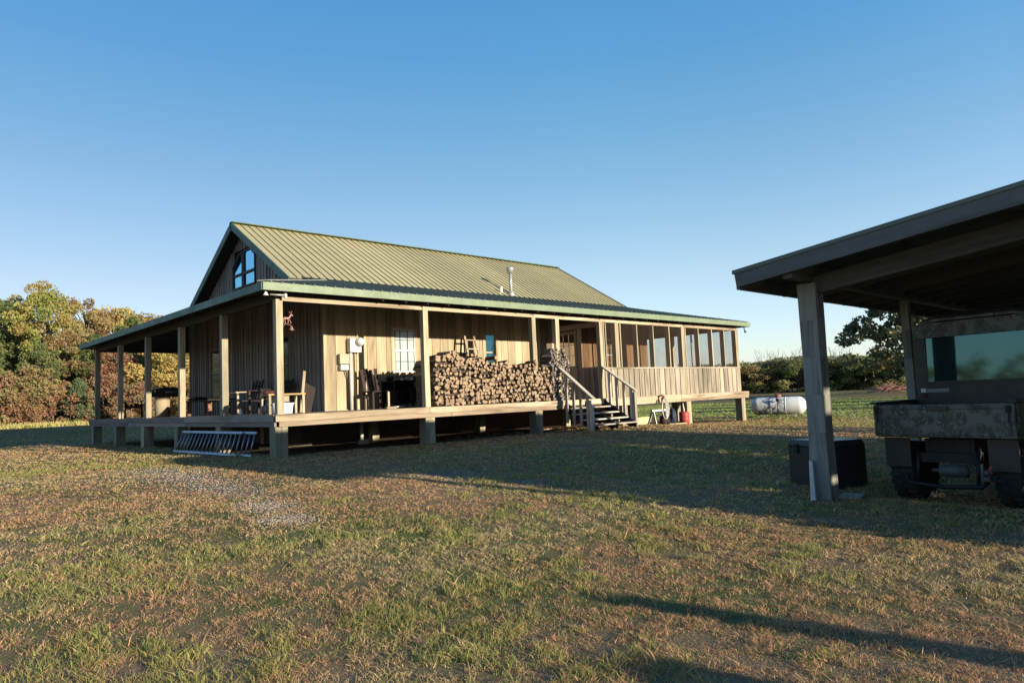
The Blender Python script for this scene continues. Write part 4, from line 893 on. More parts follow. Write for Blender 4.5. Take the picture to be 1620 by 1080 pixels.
# ------------------------------------------------------------------ aluminium ladders leaning on the side piers
def alu(label, y0, y1, dx):
    g0 = ground(-.4, 3) + .03; r = tag(empty('extension_ladder', (0, 0, 0)), label, 'ladder'); xb, zb_, xt, zt_ = -.40 + dx, g0, -.185 + dx * .8, g0 + .45
    part(r, 'rail', 'alu', lambda m: m.beam((xb, y0, zb_), (xb + .08, y1, zb_), .025, .05, up=(xb - xt, 0, zb_ - zt_))); part(r, 'rail', 'alu', lambda m: m.beam((xt, y0, zt_), (xt, y1, zt_), .025, .05, up=(xb - xt, 0, zb_ - zt_)))
    n = int((y0 - y1) / .225)
    for k in range(n):
        y = y0 - .12 - k * .23; part(r, 'rung', 'alu', lambda m: m.tube([(xb + .08 * (y0 - y) / (y0 - y1), y, zb_), (xt, y, zt_)], .017, 7))
    return r
alu('aluminium ladder section lying on its edge against the side porch piers, the one in front', 5.0, 1.35, 0); alu('second aluminium ladder section showing at the right behind the front one', 4.4, .75, .06)

# ------------------------------------------------------------------ things at the far end of the porch
gz = ground(12.8, -.3)
def at_ground(x, y): return ground(x, y)
mb = MB(); mb.box(12.66, .82, ground(13, .8) - .02, 13.5, .85, ground(13, .8) + .25); tag(mb.build('yellow_panel', 'yellow'), 'pale yellow board standing on edge below the screened room', 'board')
hz = ground(12.62, -.25)
hp = tag(empty('hose_stand', (12.62, -.3, hz)), 'dark post stand with a pale garden hose hung over it', 'hose stand')
part(hp, 'post', 'dark_wood', lambda m: (m.tube([(0, 0, 0), (0, 0, .85)], .035, 8), m.lathe([(.11, 0), (.12, .2), (.09, .3), (.001, .3)], n=14))); part(hp, 'tap', 'pink_rust', lambda m: (m.tube([(0, 0, .85), (0, -.08, .9), (0, -.1, .84)], .03, 8), m.lathe([(.05, .9), (.09, .94), (.02, .97)], n=10)))
def hose(m):
    for k in range(5):
        rx = .09 + k * .025; m.tube([(rx * math.cos(a), -.06 - k * .012, .52 + .33 * math.sin(a)) for a in np.linspace(-1.2 - .25 * k, 4.3 + .2 * k, 26)], .012, 6)
part(hp, 'hose', 'hose', hose)
sh_ = tag(empty('sawhorse', (13.2, .25, ground(13.2, .25))), 'white sawhorse under the porch deck between hose and fuel can', 'sawhorse')
part(sh_, 'top_bar', 'white', lambda m: m.box(-.42, -.03, .44, .42, .03, .5))
for x in (-.36, .36):
    for y in (-1, 1): part(sh_, 'leg', 'white', lambda m: m.beam((x + .06 * (1 if x > 0 else -1), y * .16, 0), (x, y * .02, .46), .035, .06, up=(0, 1, 0)))
    part(sh_, 'brace', 'white', lambda m: m.box(x - .015, -.12, .1, x + .015, .12, .14))
lumpy('rolled_tarp', (13.68, .05, ground(13.7, 0)), (.11, .12, .3), 'blue_tarp', 'dark blue rolled tarp standing beside the red fuel can', 'tarp', 4)
fc = tag(empty('fuel_can', (14.08, -.12, ground(14.08, -.12))), 'round faded red fuel can with a white spout', 'fuel can')
part(fc, 'body', 'red', lambda m: m.lathe([(.15, 0), (.165, .01), (.165, .14), (.17, .15), (.165, .16), (.165, .28), (.17, .29), (.165, .3), (.165, .39), (.15, .41), (.05, .43), (.001, .43)], n=24))
part(fc, 'spout', 'white', lambda m: m.tube([(0, 0, .42), (0, 0, .52), (-.03, 0, .62), (-.02, 0, .7)], [.03, .025, .018, .014], 8)); part(fc, 'handle', 'metal_dark', lambda m: m.tube([(.1, 0, .41), (.1, 0, .47), (.03, .06, .47)], .01, 6))
mb = MB(); mb.beam((12.7, -.45, ground(12.8, -.4) + .03), (13.9, -.3, ground(13.8, -.3) + .04), .07, .03); tag(mb.build('scrap_board', 'board'), 'pale scrap board lying on the ground near the fuel can', 'board')
mb = MB(); mb.tube([(3.0, 1.9, .0), (3.0, 1.9, -.55), (3.0, 1.9, -.8)], .045, 10); mb.tube([(2.9, 1.85, -.8), (3.12, 1.85, -.8)], .07, 10); tag(mb.build('drain_pipe', 'pvc'), 'white plastic drain pipe reaching the ground beneath the deck', 'pipe')
for k, (x, y, l_, lb) in enumerate(((1.6, 3.1, 1.3, 'pale board lying on the ground beneath the deck near the corner pier'), (4.6, 3.2, 1.6, 'pale board lying beneath the deck behind the second pier'), (8.4, .9, .5, 'chunk of pale timber under the deck beside the steps'))):
    mb = MB(); mb.box(-l_ / 2, -.06, 0, l_ / 2, .06, .045); o = mb.build('scrap_board', 'rim'); o.location = (x, y, ground(x, y) + .003); o.rotation_euler = (0, 0, .05 * (k - 1)); tag(o, lb, 'board')

# ------------------------------------------------------------------ propane tank
tk = tag(empty('propane_tank', (20.95, -.05, ground(20.95, -.05)), R(-68)), 'white propane tank with black dirt streaks standing in the lawn beyond the house', 'gas tank')
r_, L2 = .35, .76; pf = [(.001, -L2 - .30)] + [(r_ * math.sin(t), -L2 - .30 * math.cos(t)) for t in np.linspace(.2, 1.57, 8)] + [(r_, L2)] + [(r_ * math.cos(t), L2 + .30 * math.sin(t)) for t in np.linspace(.2, 1.5, 8)] + [(.001, L2 + .30)]
o = part(tk, 'tank_body', 'tank', lambda m: m.lathe(pf, (0, 0, 0), 'x', 32)); o.location = (0, 0, .44)
part(tk, 'valve_dome', 'rust', lambda m: m.lathe([(.13, .77), (.14, .79), (.14, .85), (.11, .90), (.001, .92)], (0, 0, 0), 'z', 18))
for x in (-.55, .55): part(tk, 'support_foot', 'concrete', lambda m: m.box(x - .06, -.16, -.05, x + .06, .16, .15))
part(tk, 'regulator', 'metal_dark', lambda m: (m.tube([(.0, -.1, .82), (.0, -.38, .78), (0, -.42, .5), (0, -.4, .0)], .012, 6), m.box(-.05, -.42, .62, .05, -.34, .74)))
for x in (-.28, .28): part(tk, 'weld_band', 'tank', lambda m: m.lathe([(r_ + .006, x - .02), (r_ + .006, x + .02)], (0, 0, .44), 'x', 32))
# ------------------------------------------------------------------ carport
cp = tag(empty('carport'), 'open grey timber carport with a low pitched roof at the right, in shade', 'carport')
CX0, CX1, CY0, CYR, CZ, CS = .90, 10.9, -9.49, -14.0, 1.42, .124
CY1 = -17.0; CZR = CZ + CS * (CY0 - CYR); CZB = CZR + CS * (CY1 - CYR)
mb = MB(); roof_poly(mb, [(CX0 - .03, CYR, CZR), (CX1, CYR, CZR), (CX1, CY0 + .03, CZ), (CX0 - .03, CY0 + .03, CZ)][::-1], .02); roof_poly(mb, [(CX0 - .03, CY1 - .03, CZB), (CX1, CY1 - .03, CZB), (CX1, CYR, CZR), (CX0 - .03, CYR, CZR)][::-1], .02)
cro = mb.build('carport_roof', 'porch_roof', cp)
rb = MB(); xx = CX0
while xx < CX1:
    rb.beam((xx, CY0 + .035, CZ + .012), (xx, CYR, CZR + .012), .04, .02, up=(0, CS, 1)); xx += .305
rb.build('roof_ribs', 'porch_roof', cro)
def zr_(y): return CZR - CS * abs(y - CYR)
for s_, ya, cz in ((1, CY0, CZ), (-1, CY1, CZB)):
    mb = MB(); mb.beam((CX0 - .0, CYR, CZR - .095), (CX0 - .0, ya, cz - .095), .04, .15); mb.build('rake_board', 'carport_beam', cp)
    mb = MB(); mb.beam((CX0 + .03, ya, cz - .115), (CX1, ya, cz - .115), .04, .15); mb.build('eave_board', 'carport_beam', cp)
    mb = MB(); mb.beam((1.47, CYR, CZR - .27), (1.47, ya - s_ * .60, cz + .075 - .27), .09, .19); mb.build('rafter_beam', 'carport_beam', cp)
    for k in range(1, 16):
        x = 1.47 + k * .6; mb = MB(); mb.beam((x, CYR, CZR - .13), (x, ya + .03, cz - .13), .04, .13); mb.build('rafter', 'carport_ceiling', cp)
    mb = MB(); mb.beam((CX0 + .05, ya - s_ * .56, cz - .045), (CX1 - .05, ya - s_ * .56, cz - .045), .1, .20); mb.build('eave_beam', 'carport_beam', cp)
for k in range(7):
    y = CY0 - .4 - k * 1.05; mb = MB(); mb.beam((CX0 + .04, y, zr_(y) - .045), (CX1, y, zr_(y) - .045), .09, .035); mb.build('purlin', 'carport_ceiling', cp)
def cpost(x, y, h, top, lean=0):
    g_ = ground(x, y) - .1; mb = MB(); n = 6
    for i in range(n):   # slightly waney edged sawn post
        za, zb_ = g_ + (top - g_) * i / n, g_ + (top - g_) * (i + 1) / n
        if i == 0: j0 = h * 1.06
        j1 = h * (1 + random.uniform(-.035, .035)); xa, xb = x + lean * (i / n), x + lean * ((i + 1) / n)
        mb.hexa([(xa - j0, y - j0, za), (xa + j0, y - j0, za), (xa + j0, y + j0, za), (xa - j0, y + j0, za), (xb - j1, y - j1, zb_), (xb + j1, y - j1, zb_), (xb + j1, y + j1, zb_), (xb - j1, y + j1, zb_)], 0, .4); j0 = j1
    mb.build('post', 'grey_post', cp)
cpost(1.47, -10.05, .098, 1.25)
cpost(4.42, -10.08, .05, 1.25); cpost(7.6, -10.08, .06, 1.25); cpost(10.6, -10.08, .07, 1.25)
for x in (7.6, 10.6): cpost(x, -14, .07, 1.78)
for x in (1.5, 4.6, 7.6, 10.6): cpost(x, -16.75, .08, 1.42)
# unseen plank wall added behind the carport; its gaps and ends shape the shadow
WY = -16.9
def shadow_plank(x0, x1, z0, z1):
    if z1 - z0 < .02 or x1 - x0 < .02: return
    mb = MB(); mb.box(x0, WY - .02, z0, x1, WY + .02, z1 - .004); mb.build('wall_plank', 'carport_beam', cp)
LIGHT_GAPS = [(.50, .65, 6.30, 6.62), (.65, .80, 6.45, 6.8), (.80, .95, 6.6, 6.95), (.95, 1.10, 6.75, 7.12), (1.10, 1.25, 6.95, 7.3), (1.25, 1.40, 7.1, 7.45), (.35, .41, 2.6, 3.6), (-.03, .03, 2.9, 4.1), (1.09, 1.33, 2.60, 2.76)]
z = -1.35
while z < 1.44:
    xa = .51 + float(np.interp(z + .07 - .52, [-1.6, -.55, -.2, .12, .84], [-.1, .38, 1.0, 1.25, 1.45]))
    for g_ in sorted([g_ for g_ in LIGHT_GAPS if g_[0] < z + .12 and g_[1] > z + .02], key=lambda q: q[2]):
        if g_[2] < xa: continue
        shadow_plank(xa, g_[2], z, z + .15); shadow_plank(g_[2] + .003, g_[3] - .003, z, g_[0]); shadow_plank(g_[2] + .003, g_[3] - .003, g_[1], z + .15); xa = g_[3]
    shadow_plank(xa, 10.8, z, z + .15); z += .15
# two leaning gate posts to the right behind the viewer
for k, (x, y, h_, r0) in enumerate(((-1.72, -17.0, 1.21, .12), (-2.72, -16.4, .96, .16))):
    mb = MB(); g_ = ground(x, y); mb.tube([(x, y, g_ - .2), (x + .02, y, g_ + h_ * .6), (x + .03, y + .02, g_ + h_)], [r0 * 1.1, r0, r0 * .85], 10)
    tag(mb.build('fence_post', 'grey_post'), ['taller round fence post whose shadow crosses the lawn, nearer the carport', 'shorter and thicker round fence post behind the viewer'][k], 'fence post')
for x0_ in (CX0 + .05,):
    mb = MB()
    for ya in (CY0, CY1): cz = zr_(ya); mb.hexa([(x0_, CYR, CZR - .035), (CX1, CYR, CZR - .035), (CX1, ya, cz - .035), (x0_, ya, cz - .035), (x0_, CYR, CZR - .024), (CX1, CYR, CZR - .024), (CX1, ya, cz - .024), (x0_, ya, cz - .024)])
    mb.build('roof_sheathing', 'carport_ceiling', cp)
# black chest beside the post
c0 = V((2.03, -9.85, ground(2.2, -9.8))); th_ = math.atan2(-.41, .91)
bx_ = tag(empty('tool_chest', c0, th_), 'large black storage chest with a shiny lid behind the carport post', 'chest')
part(bx_, 'body', 'black_plastic', lambda m: m.box(.01, .01, 0, .63, .67, .50), .01)
part(bx_, 'lid', 'black_plastic', lambda m: m.hexa([(0, 0, .50), (.64, 0, .50), (.64, .68, .50), (0, .68, .50), (.03, .03, .58), (.61, .03, .58), (.61, .65, .58), (.03, .65, .58)]), .012)
for y in (.18, .5): part(bx_, 'latch', 'metal_dark', lambda m: m.box(-.012, y - .03, .42, .01, y + .03, .53))
mb = MB(); mb.hexa([(-.16, -.03, 0), (.16, -.03, 0), (.16, .03, 0), (-.16, .03, 0), (-.06, -.02, .42), (.02, -.02, .42), (.02, .02, .42), (-.06, .02, .42)]); o = mb.build('feed_scoop', 'galv', bevel=.01); o.location = (1.36, -9.97, ground(1.36, -9.97)); o.rotation_euler = (0, 0, .4); tag(o, 'pale blue grey plastic scrap propped against the foot of the carport post', 'scrap')
for k, (x, y, l_, lb) in enumerate(((2.75, -9.55, .5, 'flat pale stone slab between the black chest and the utility vehicle'), (1.72, -10.22, .35, 'thin flat board on the ground right of the carport post foot'))):
    mb = MB(); mb.box(-l_ / 2, -.12, 0, l_ / 2, .12, .05 - .03 * k); o = mb.build('stone_slab' if k == 0 else 'ground_board', 'concrete' if k == 0 else 'grey_post', bevel=.008); o.location = (x, y, ground(x, y) + .002); o.rotation_euler = (0, 0, .3 * k - .1); tag(o, lb, 'slab' if k == 0 else 'board')

# ------------------------------------------------------------------ utility vehicle, seen from behind, parked under the carport
gv = ground(2.8, -11); UY = -10.96
uv_ = tag(empty('utility_vehicle', (3.9, UY, gv)), 'camouflage patterned utility vehicle with cargo bed, seen from behind under the carport', 'utility vehicle')
uv_.rotation_euler = (R(0), 0, 0)
GZ = gv
def Zl(z): return z - GZ
X0 = 2.35 - 3.9; hb_ = .72
def bed(m):
    zb_, zt_ = Zl(-.46), Zl(-.10)
    m.box(X0 + .06, -hb_, zb_, X0 + 1.02, hb_, zb_ + .04); m.box(X0 + .06, hb_ - .04, zb_ + .04, X0 + 1.02, hb_, zt_); m.box(X0 + .06, -hb_, zb_ + .04, X0 + 1.02, -hb_ + .04, zt_); m.box(X0 + .98, -hb_ + .04, zb_ + .04, X0 + 1.02, hb_ - .04, zt_)
part(uv_, 'cargo_bed', 'camo', bed, .012)
def gate(m):
    zb_, zt_ = Zl(-.45), Zl(-.11); m.box(X0, -hb_ + .01, zb_, X0 + .035, hb_ - .01, zt_); m.box(X0 - .012, -hb_ + .05, zb_ + .03, X0, -hb_ + .1, zt_ - .03); m.box(X0 - .012, hb_ - .1, zb_ + .03, X0, hb_ - .05, zt_ - .03); m.box(X0 - .012, -hb_ + .1, zt_ - .05, X0, hb_ - .1, zt_ - .02); m.box(X0 - .012, -hb_ + .1, zb_ + .02, X0, hb_ - .1, zb_ + .05)
tg = part(uv_, 'tailgate', 'camo', gate, .008)
part(tg, 'latch_handle', 'black_plastic', lambda m: m.box(X0 - .03, -.1, Zl(-.17), X0 - .012, .1, Zl(-.13)))
for s_ in (-1, 1): part(uv_, 'bed_rail', 'black_plastic', lambda m: m.box(X0 - .01, s_ * (hb_ - .06), Zl(-.10), X0 + 1.03, s_ * (hb_ + .015), Zl(-.075)))
CXr = 3.35 - 3.9; CXf = CXr + 1.45; wt, wb = .56, .62
def frame(m):
    for s_ in (-1, 1):
        m.tube([(CXr, s_ * wb, Zl(-.30)), (CXr, s_ * wb, Zl(.2)), (CXr + .04, s_ * wt, Zl(.72)), (CXr + .14, s_ * (wt - .03), Zl(.83)), (CXf - .35, s_ * (wt - .03), Zl(.83)), (CXf + .1, s_ * wt, Zl(.35)), (CXf + .35, s_ * wb, Zl(-.1))], .027, 8)
    for x, z in ((CXr + .14, .83), (CXf - .35, .83), (CXr, .12)): m.tube([(x, -wt + .03, Zl(z)), (x, wt - .03, Zl(z))], .024, 8)
part(uv_, 'roll_cage', 'metal_dark', frame)
def uroof(m):
    n = 8; pr_ = []
    for i in range(n + 1):
        t = i / n; x = CXr - .06 + (CXf - .25 - CXr + .06) * t; z = .80 + .12 * math.sin(math.pi * min(1, t * 1.15 + .12)) ; pr_.append((x, Zl(z)))
    for i in range(n):
        (xa, za), (xb, zb_) = pr_[i], pr_[i + 1]
        for (y0, y1, d0, d1) in ((-.74, -.64, -.12, -.03), (-.64, -.45, -.03, 0), (-.45, .36, 0, 0), (.36, .55, 0, -.03), (.55, .64, -.03, -.12)):
            m.hexa([(xa, y0, za + d0 - .03), (xb, y0, zb_ + d0 - .03), (xb, y1, zb_ + d1 - .03), (xa, y1, za + d1 - .03), (xa, y0, za + d0), (xb, y0, zb_ + d0), (xb, y1, zb_ + d1), (xa, y1, za + d1)])
    m.hexa([(CXr - .075, -.74, Zl(.63)), (CXr - .035, -.74, Zl(.63)), (CXr - .035, .64, Zl(.63)), (CXr - .075, .64, Zl(.63)), (CXr - .06, -.68, Zl(.80)), (CXr - .02, -.68, Zl(.80)), (CXr - .02, .58, Zl(.80)), (CXr - .06, .58, Zl(.80))])
part(uv_, 'soft_roof', 'camo', uroof)
rw = part(uv_, 'rear_panel', 'black_plastic', lambda m: (m.box(CXr - .06, -.74, Zl(-.14), CXr - .02, .64, Zl(.11)), m.box(CXr - .06, .50, Zl(.11), CXr - .02, .64, Zl(.63)), m.box(CXr - .06, -.74, Zl(.11), CXr - .02, -.66, Zl(.63))))
part(rw, 'rear_window', 'utv_glass', lambda m: m.hexa([(CXr - .056, -.66, Zl(.11)), (CXr - .052, -.66, Zl(.11)), (CXr - .052, .50, Zl(.11)), (CXr - .056, .50, Zl(.11)), (CXr - .042, -.66, Zl(.63)), (CXr - .038, -.66, Zl(.63)), (CXr - .038, .50, Zl(.63)), (CXr - .042, .50, Zl(.63))]))
part(rw, 'window_seal', 'black_plastic', lambda m: m.box(CXr - .075, -.70, Zl(.10), CXr - .06, .53, Zl(.125)))
part(rw, 'white_decal', 'galv', lambda m: m.box(CXr - .064, .53, Zl(.0), CXr - .061, .59, Zl(.045))); part(rw, 'grey_decal', 'grey_post', lambda m: m.box(CXr - .064, .27, Zl(.0), CXr - .061, .52, Zl(.04)))
part(uv_, 'bench_seat', 'black_plastic', lambda m: (m.box(CXr + .1, -.58, Zl(-.35), CXr + .6, .58, Zl(-.22)), m.box(CXr + .06, -.58, Zl(-.22), CXr + .18, .58, Zl(.12))), .02)
part(uv_, 'hood', 'camo', lambda m: m.hexa([(CXf + .1, -.62, Zl(-.62)), (CXf + .75, -.5, Zl(-.62)), (CXf + .75, .5, Zl(-.62)), (CXf + .1, .62, Zl(-.62)), (CXf + .1, -.6, Zl(-.05)), (CXf + .7, -.45, Zl(-.22)), (CXf + .7, .45, Zl(-.22)), (CXf + .1, .6, Zl(-.05))]), .02)
part(uv_, 'chassis', 'metal_dark', lambda m: (m.box(X0 + .12, -.30, Zl(-.72), CXf + .5, .30, Zl(-.62)), m.box(CXr, -.62, Zl(-.72), CXf + .1, .62, Zl(-.66)), m.box(X0 + .2, -.24, Zl(-.62), X0 + .9, .26, Zl(-.48))))
part(uv_, 'rear_bumper', 'metal_dark', lambda m: (m.tube([(X0 + .06, -.42, Zl(-.86)), (X0 - .0, -.36, Zl(-.93)), (X0 - .02, 0, Zl(-.95)), (X0 - .0, .36, Zl(-.93)), (X0 + .06, .42, Zl(-.86))], .022, 8), m.tube([(X0 + .06, -.3, Zl(-.92)), (X0 + .12, -.3, Zl(-.6))], .02, 8), m.tube([(X0 + .06, .3, Zl(-.92)), (X0 + .12, .3, Zl(-.6))], .02, 8)))
part(uv_, 'muffler', 'dull_steel', lambda m: m.lathe([(.02, -.15), (.06, -.13), (.06, .13), (.02, .15), (.02, .22)], (X0 + .12, -.05, Zl(-.80)), 'y', 16)); part(uv_, 'hitch_ball', 'dull_steel', lambda m: (m.box(X0 - .08, -.46, Zl(-.86), X0 + .1, -.40, Zl(-.82)), m.lathe([(.01, 0), (.03, .03), (.03, .05), (.001, .07)], (X0 - .05, -.43, Zl(-.82)), 'z', 12)))
for y, z0, z1 in ((-.28, -.86, -.62), (.46, -.8, -.5), (.53, -.8, -.5)): part(uv_, 'shock_absorber', 'galv', lambda m: (m.tube([(X0 + .22, y, Zl(z0)), (X0 + .24, y, Zl(z1))], .022, 8), m.tube([(X0 + .22, y, Zl(z0 - .05)), (X0 + .24, y, Zl(z1 + .05))], .01, 6)))
part(uv_, 'safety_chain', 'red', lambda m: [m.tube([(X0 - .02, -.47 + .02 * k, Zl(-.72 - .04 * k)), (X0 - .02, -.46 + .02 * ((k + 1) % 2), Zl(-.76 - .04 * k))], .014, 6) for k in range(4)])
def wheel(x, y):
    w_ = empty('wheel', (x, y, .325), 0, uv_); w_.scale = (1.03, 1.05, .985); h_ = .13
    def tyre(m):
        m.lathe([(.18, -h_ * .8), (.27, -h_), (.305, -h_ * .85), (.31, -h_ * .4), (.31, h_ * .4), (.305, h_ * .85), (.27, h_), (.18, h_ * .8)], (0, 0, 0), 'y', 28)
        for k in range(22):
            a = 2 * math.pi * k / 22
            for s_ in (-1, 1):
                c = V((math.cos(a + .07 * s_) * .315, s_ * h_ * .5, math.sin(a + .07 * s_) * .315)); t_v = V((-math.sin(a), 0, math.cos(a)))
                m.beam(c - t_v * .022, c + t_v * .022, h_ * .85, .022, up=(math.cos(a), 0, math.sin(a)))
    part(w_, 'tyre', 'rubber', tyre); part(w_, 'rim', 'metal_dark', lambda m: m.lathe([(.06, -.1), (.18, -.09), (.185, -.1), (.185, .1), (.18, .09), (.06, .06)], (0, 0, 0), 'y', 20))
for x in (X0 + .5, CXf + .25):
    for y in (-.53, .53): wheel(x, y)
for s_ in (-1, 1): part(uv_, 'mud_guard', 'black_plastic', lambda m: m.box(X0 + .13, s_ * .53 - .14, Zl(-.78), X0 + .15, s_ * .53 + .14, Zl(-.47)))

# the whole vehicle stands a little nearer and a little smaller than drawn above
uv_.scale = (.955, .955, 1.0); UR = R(-8); ux, uy = CAM.x + (2.35 - CAM.x) * .955, CAM.y + (UY - CAM.y) * .955
uv_.rotation_euler = (0, 0, UR); uv_.location = (ux - X0 * .955 * math.cos(UR), uy - X0 * .955 * math.sin(UR), ground(2.4, -11)); bx_.scale = (.955, .955, .955)

# unseen shrubs added to shade the lawn past the carport follow the trees below

def fender(sx, sy):
    def f(m):
        n = 7
        for i in range(n):
            a, b = R(20 + 140 * i / n), R(20 + 140 * (i + 1) / n); r0, r1 = .37, .40
            P_ = lambda t, r, y: (sx + r * math.cos(t), y, .325 + r * math.sin(t)); y0, y1 = sorted((sy - .17, sy + .17))
            m.hexa([P_(a, r0, y0), P_(b, r0, y0), P_(b, r0, y1), P_(a, r0, y1), P_(a, r1, y0), P_(b, r1, y0), P_(b, r1, y1), P_(a, r1, y1)])
    return f
for sx in (CXf + .25,):
    for sy in (-.53, .53): part(uv_, 'fender', 'camo', fender(sx, sy))
for s_ in (-1, 1):
    part(uv_, 'tail_lamp', 'brown_cloth', lambda m: m.box(CXr - .072, s_ * .60 - .03 - .05, Zl(-.06), CXr - .058, s_ * .60 + .03 - .05, Zl(.0)), .004)
    part(uv_, 'gate_latch', 'metal_dark', lambda m: (m.box(X0 - .03, s_ * .66 - .02, Zl(-.2), X0 - .008, s_ * .66 + .02, Zl(-.13)), m.tube([(X0 - .02, s_ * .66, Zl(-.16)), (X0 - .02, s_ * .66, Zl(-.3))], .006, 6)))
# ------------------------------------------------------------------ trees
def quads_mesh(name, C, size, up_bias, var, mat):
    """C: (n,3) leaf centres"""
    n = len(C); a = NR.normal(size=(n, 3)); a /= np.linalg.norm(a, axis=1)[:, None]; b = NR.normal(size=(n, 3)); b[:, 2] += up_bias; b -= a * (a * b).sum(1)[:, None]; b /= np.linalg.norm(b, axis=1)[:, None]
    s = size * NR.uniform(.6, 1.35, n)[:, None]; vs = np.stack([C - a * s * .5, C - b * s * .32, C + a * s * .5, C + b * s * .32], 1).reshape(-1, 3)
    me = bpy.data.meshes.new(name); me.vertices.add(n * 4); me.vertices.foreach_set('co', vs.astype(np.float32).ravel()); me.loops.add(n * 4); me.loops.foreach_set('vertex_index', np.arange(n * 4, dtype=np.int32))
    me.polygons.add(n); me.polygons.foreach_set('loop_start', np.arange(0, n * 4, 4, dtype=np.int32)); me.polygons.foreach_set('loop_total', np.full(n, 4, np.int32)); me.update()
    at = me.attributes.new('var', 'FLOAT', 'POINT'); at.data.foreach_set('value', np.repeat(var, 4).astype(np.float32)); me.materials.append(M[mat]); return me
def crown_pts(H, W, base, nclump, per, shape, seed, cr=(.45, .8)):
    r = np.random.RandomState(seed); out = []; var = []; cen = []
    lob = r.uniform(.58, 1.18, 24)
    while len(cen) < nclump:
        t = r.uniform(0, 1) ** .85; z = base + (H - base) * t
        if shape == 'round': rad = math.sin(math.pi * (t * .8 + .17)) ** .6
        elif shape == 'cone': rad = (1 - t) ** .75 * .95 + .05
        elif shape == 'tall': rad = (math.sin(math.pi * (t * .88 + .08))) ** .8 * (.75 + .25 * math.cos(t * 9))
        else: rad = math.sin(math.pi * (t * .62 + .32)) ** .7
        a = r.uniform(0, 2 * math.pi); q = rad * lob[int(a / (2 * math.pi) * 12) + (12 if t > .5 else 0)] * r.uniform(.35, 1) ** .5
        if r.rand() < .17: q *= 1.25; z += r.uniform(-.1, .6) * H * .11
        cen.append((math.cos(a) * q * W / 2, math.sin(a) * q * W / 2, z))
    for c in cen:
        k = int(per * r.uniform(.6, 1.4)); sc2 = r.uniform(*cr); d = r.normal(size=(k, 3)); d /= np.linalg.norm(d, axis=1)[:, None]; d *= (r.uniform(.3, 1, k) ** .5)[:, None] * np.array([1, 1, .7]) * sc2
        p = np.array(c) + d; p = p[p[:, 2] > .05]; out.append(p); cv = r.uniform(.15, .85); shade = (d[:len(p), 2] / sc2) * .12
        var.append(np.clip(cv + shade + r.normal(0, .12, len(p)), 0, 1))
    return np.concatenate(out), np.concatenate(var), cen
def trunk_mb(H, W, base, cen, seed, r0=.14, limbs=9):
    rr = random.Random(seed); m = MB(); pts = [(0, 0, -.2)]; x = y = 0
    for i in range(1, 7): x += rr.uniform(-.1, .1); y += rr.uniform(-.1, .1); pts.append((x, y, H * .86 * i / 6))
    m.tube(pts, [r0 * (1.25 - .19 * i) for i in range(7)], 8)
    for c in rr.sample(cen, min(limbs, len(cen))):
        z0 = max(base * .5, min(H * .75, c[2] - rr.uniform(.4, 1.3))); i = min(5, int(z0 / (H * .86) * 6)); f = z0 / (H * .86) * 6 - i
        p0 = V(pts[i]).lerp(V(pts[i + 1]), min(1, f)); p3 = V(c); mid = p0.lerp(p3, .5) + V((rr.uniform(-.15, .15), rr.uniform(-.15, .15), -.12)); r1 = r0 * .42
        m.tube([p0, mid, p3], [r1, r1 * .6, r1 * .2], 6)
        for _ in range(3): q = mid.lerp(p3, rr.random()); m.tube([q, q + V((rr.uniform(-.5, .5), rr.uniform(-.5, .5), rr.uniform(.1, .6)))], [r1 * .3, r1 * .08], 5)
    return m
PROT = {}
def proto(key, H, W, base, ncl, per, shape, seed, mat, bark='bark', leaf=.145, r0=.14, limbs=9, cr=(.32, .72), up=0):
    C, var, cen = crown_pts(H, W, base, ncl, per, shape, seed, cr); cm = quads_mesh('crown', C, leaf, up, var, mat)
    tm = trunk_mb(H, W, base, cen, seed, r0, limbs).mesh('trunk'); tm.materials.append(M[bark]); PROT[key] = (cm, tm, H, W)
proto('yellow', 8, 5, 2.0, 84, 210, 'tall', 1, 'leaf_yellow', 'pale_bark')
proto('orange', 7, 5, 1.5, 76, 210, 'round', 2, 'leaf_orange')
proto('red', 5.5, 4.2, .8, 62, 210, 'round', 3, 'leaf_red')
proto('gold', 5, 4.4, .5, 62, 220, 'round', 4, 'leaf_gold')
proto('green', 7.5, 4.6, 1.5, 80, 220, 'tall', 5, 'leaf_green', 'pale_bark')
proto('cedar', 3, 2.2, .05, 60, 130, 'cone', 6, 'leaf_cedar', leaf=.12, r0=.05, cr=(.22, .4), up=.8)
proto('bushr', 3, 4, .1, 55, 140, 'dome', 7, 'leaf_red', leaf=.13, r0=.06, cr=(.3, .55))
proto('busho', 3.4, 4, .1, 55, 150, 'dome', 8, 'leaf_orange', leaf=.13, r0=.06, cr=(.3, .6))
proto('bushg', 3.4, 4.2, .1, 55, 150, 'dome', 9, 'leaf_green', leaf=.14, r0=.06, cr=(.3, .6))
proto('oak', 8, 10.5, 1.7, 170, 125, 'dome', 12, 'leaf_oak', 'bark', leaf=.30, r0=.25, limbs=16, cr=(.45, .85))
def tree(kind, name, px_, dist, h, wscale, label, group=None, zrot=None, cat='tree'):
    """px_: bearing given as degrees clockwise from the y axis, dist: metres from where the viewer stands"""
    b = R(px_); x, y = CAM.x + dist * math.sin(b), CAM.y + dist * math.cos(b); cm, tm, H, W = PROT[kind]; s_ = h / H
    t = tag(empty(name, (x, y, ground(x, y)), random.uniform(0, 6.28) if zrot is None else zrot), label, cat, group)
    for nm, me_ in (('crown', cm), ('trunk', tm)):
        o = bpy.data.objects.new(nm, me_); COL.objects.link(o); o.parent = t; o.scale = (s_ * wscale, s_ * wscale, s_)
    return t
bear = lambda px_: 43.46 + math.degrees(math.atan((px_ - 810) / 1111))
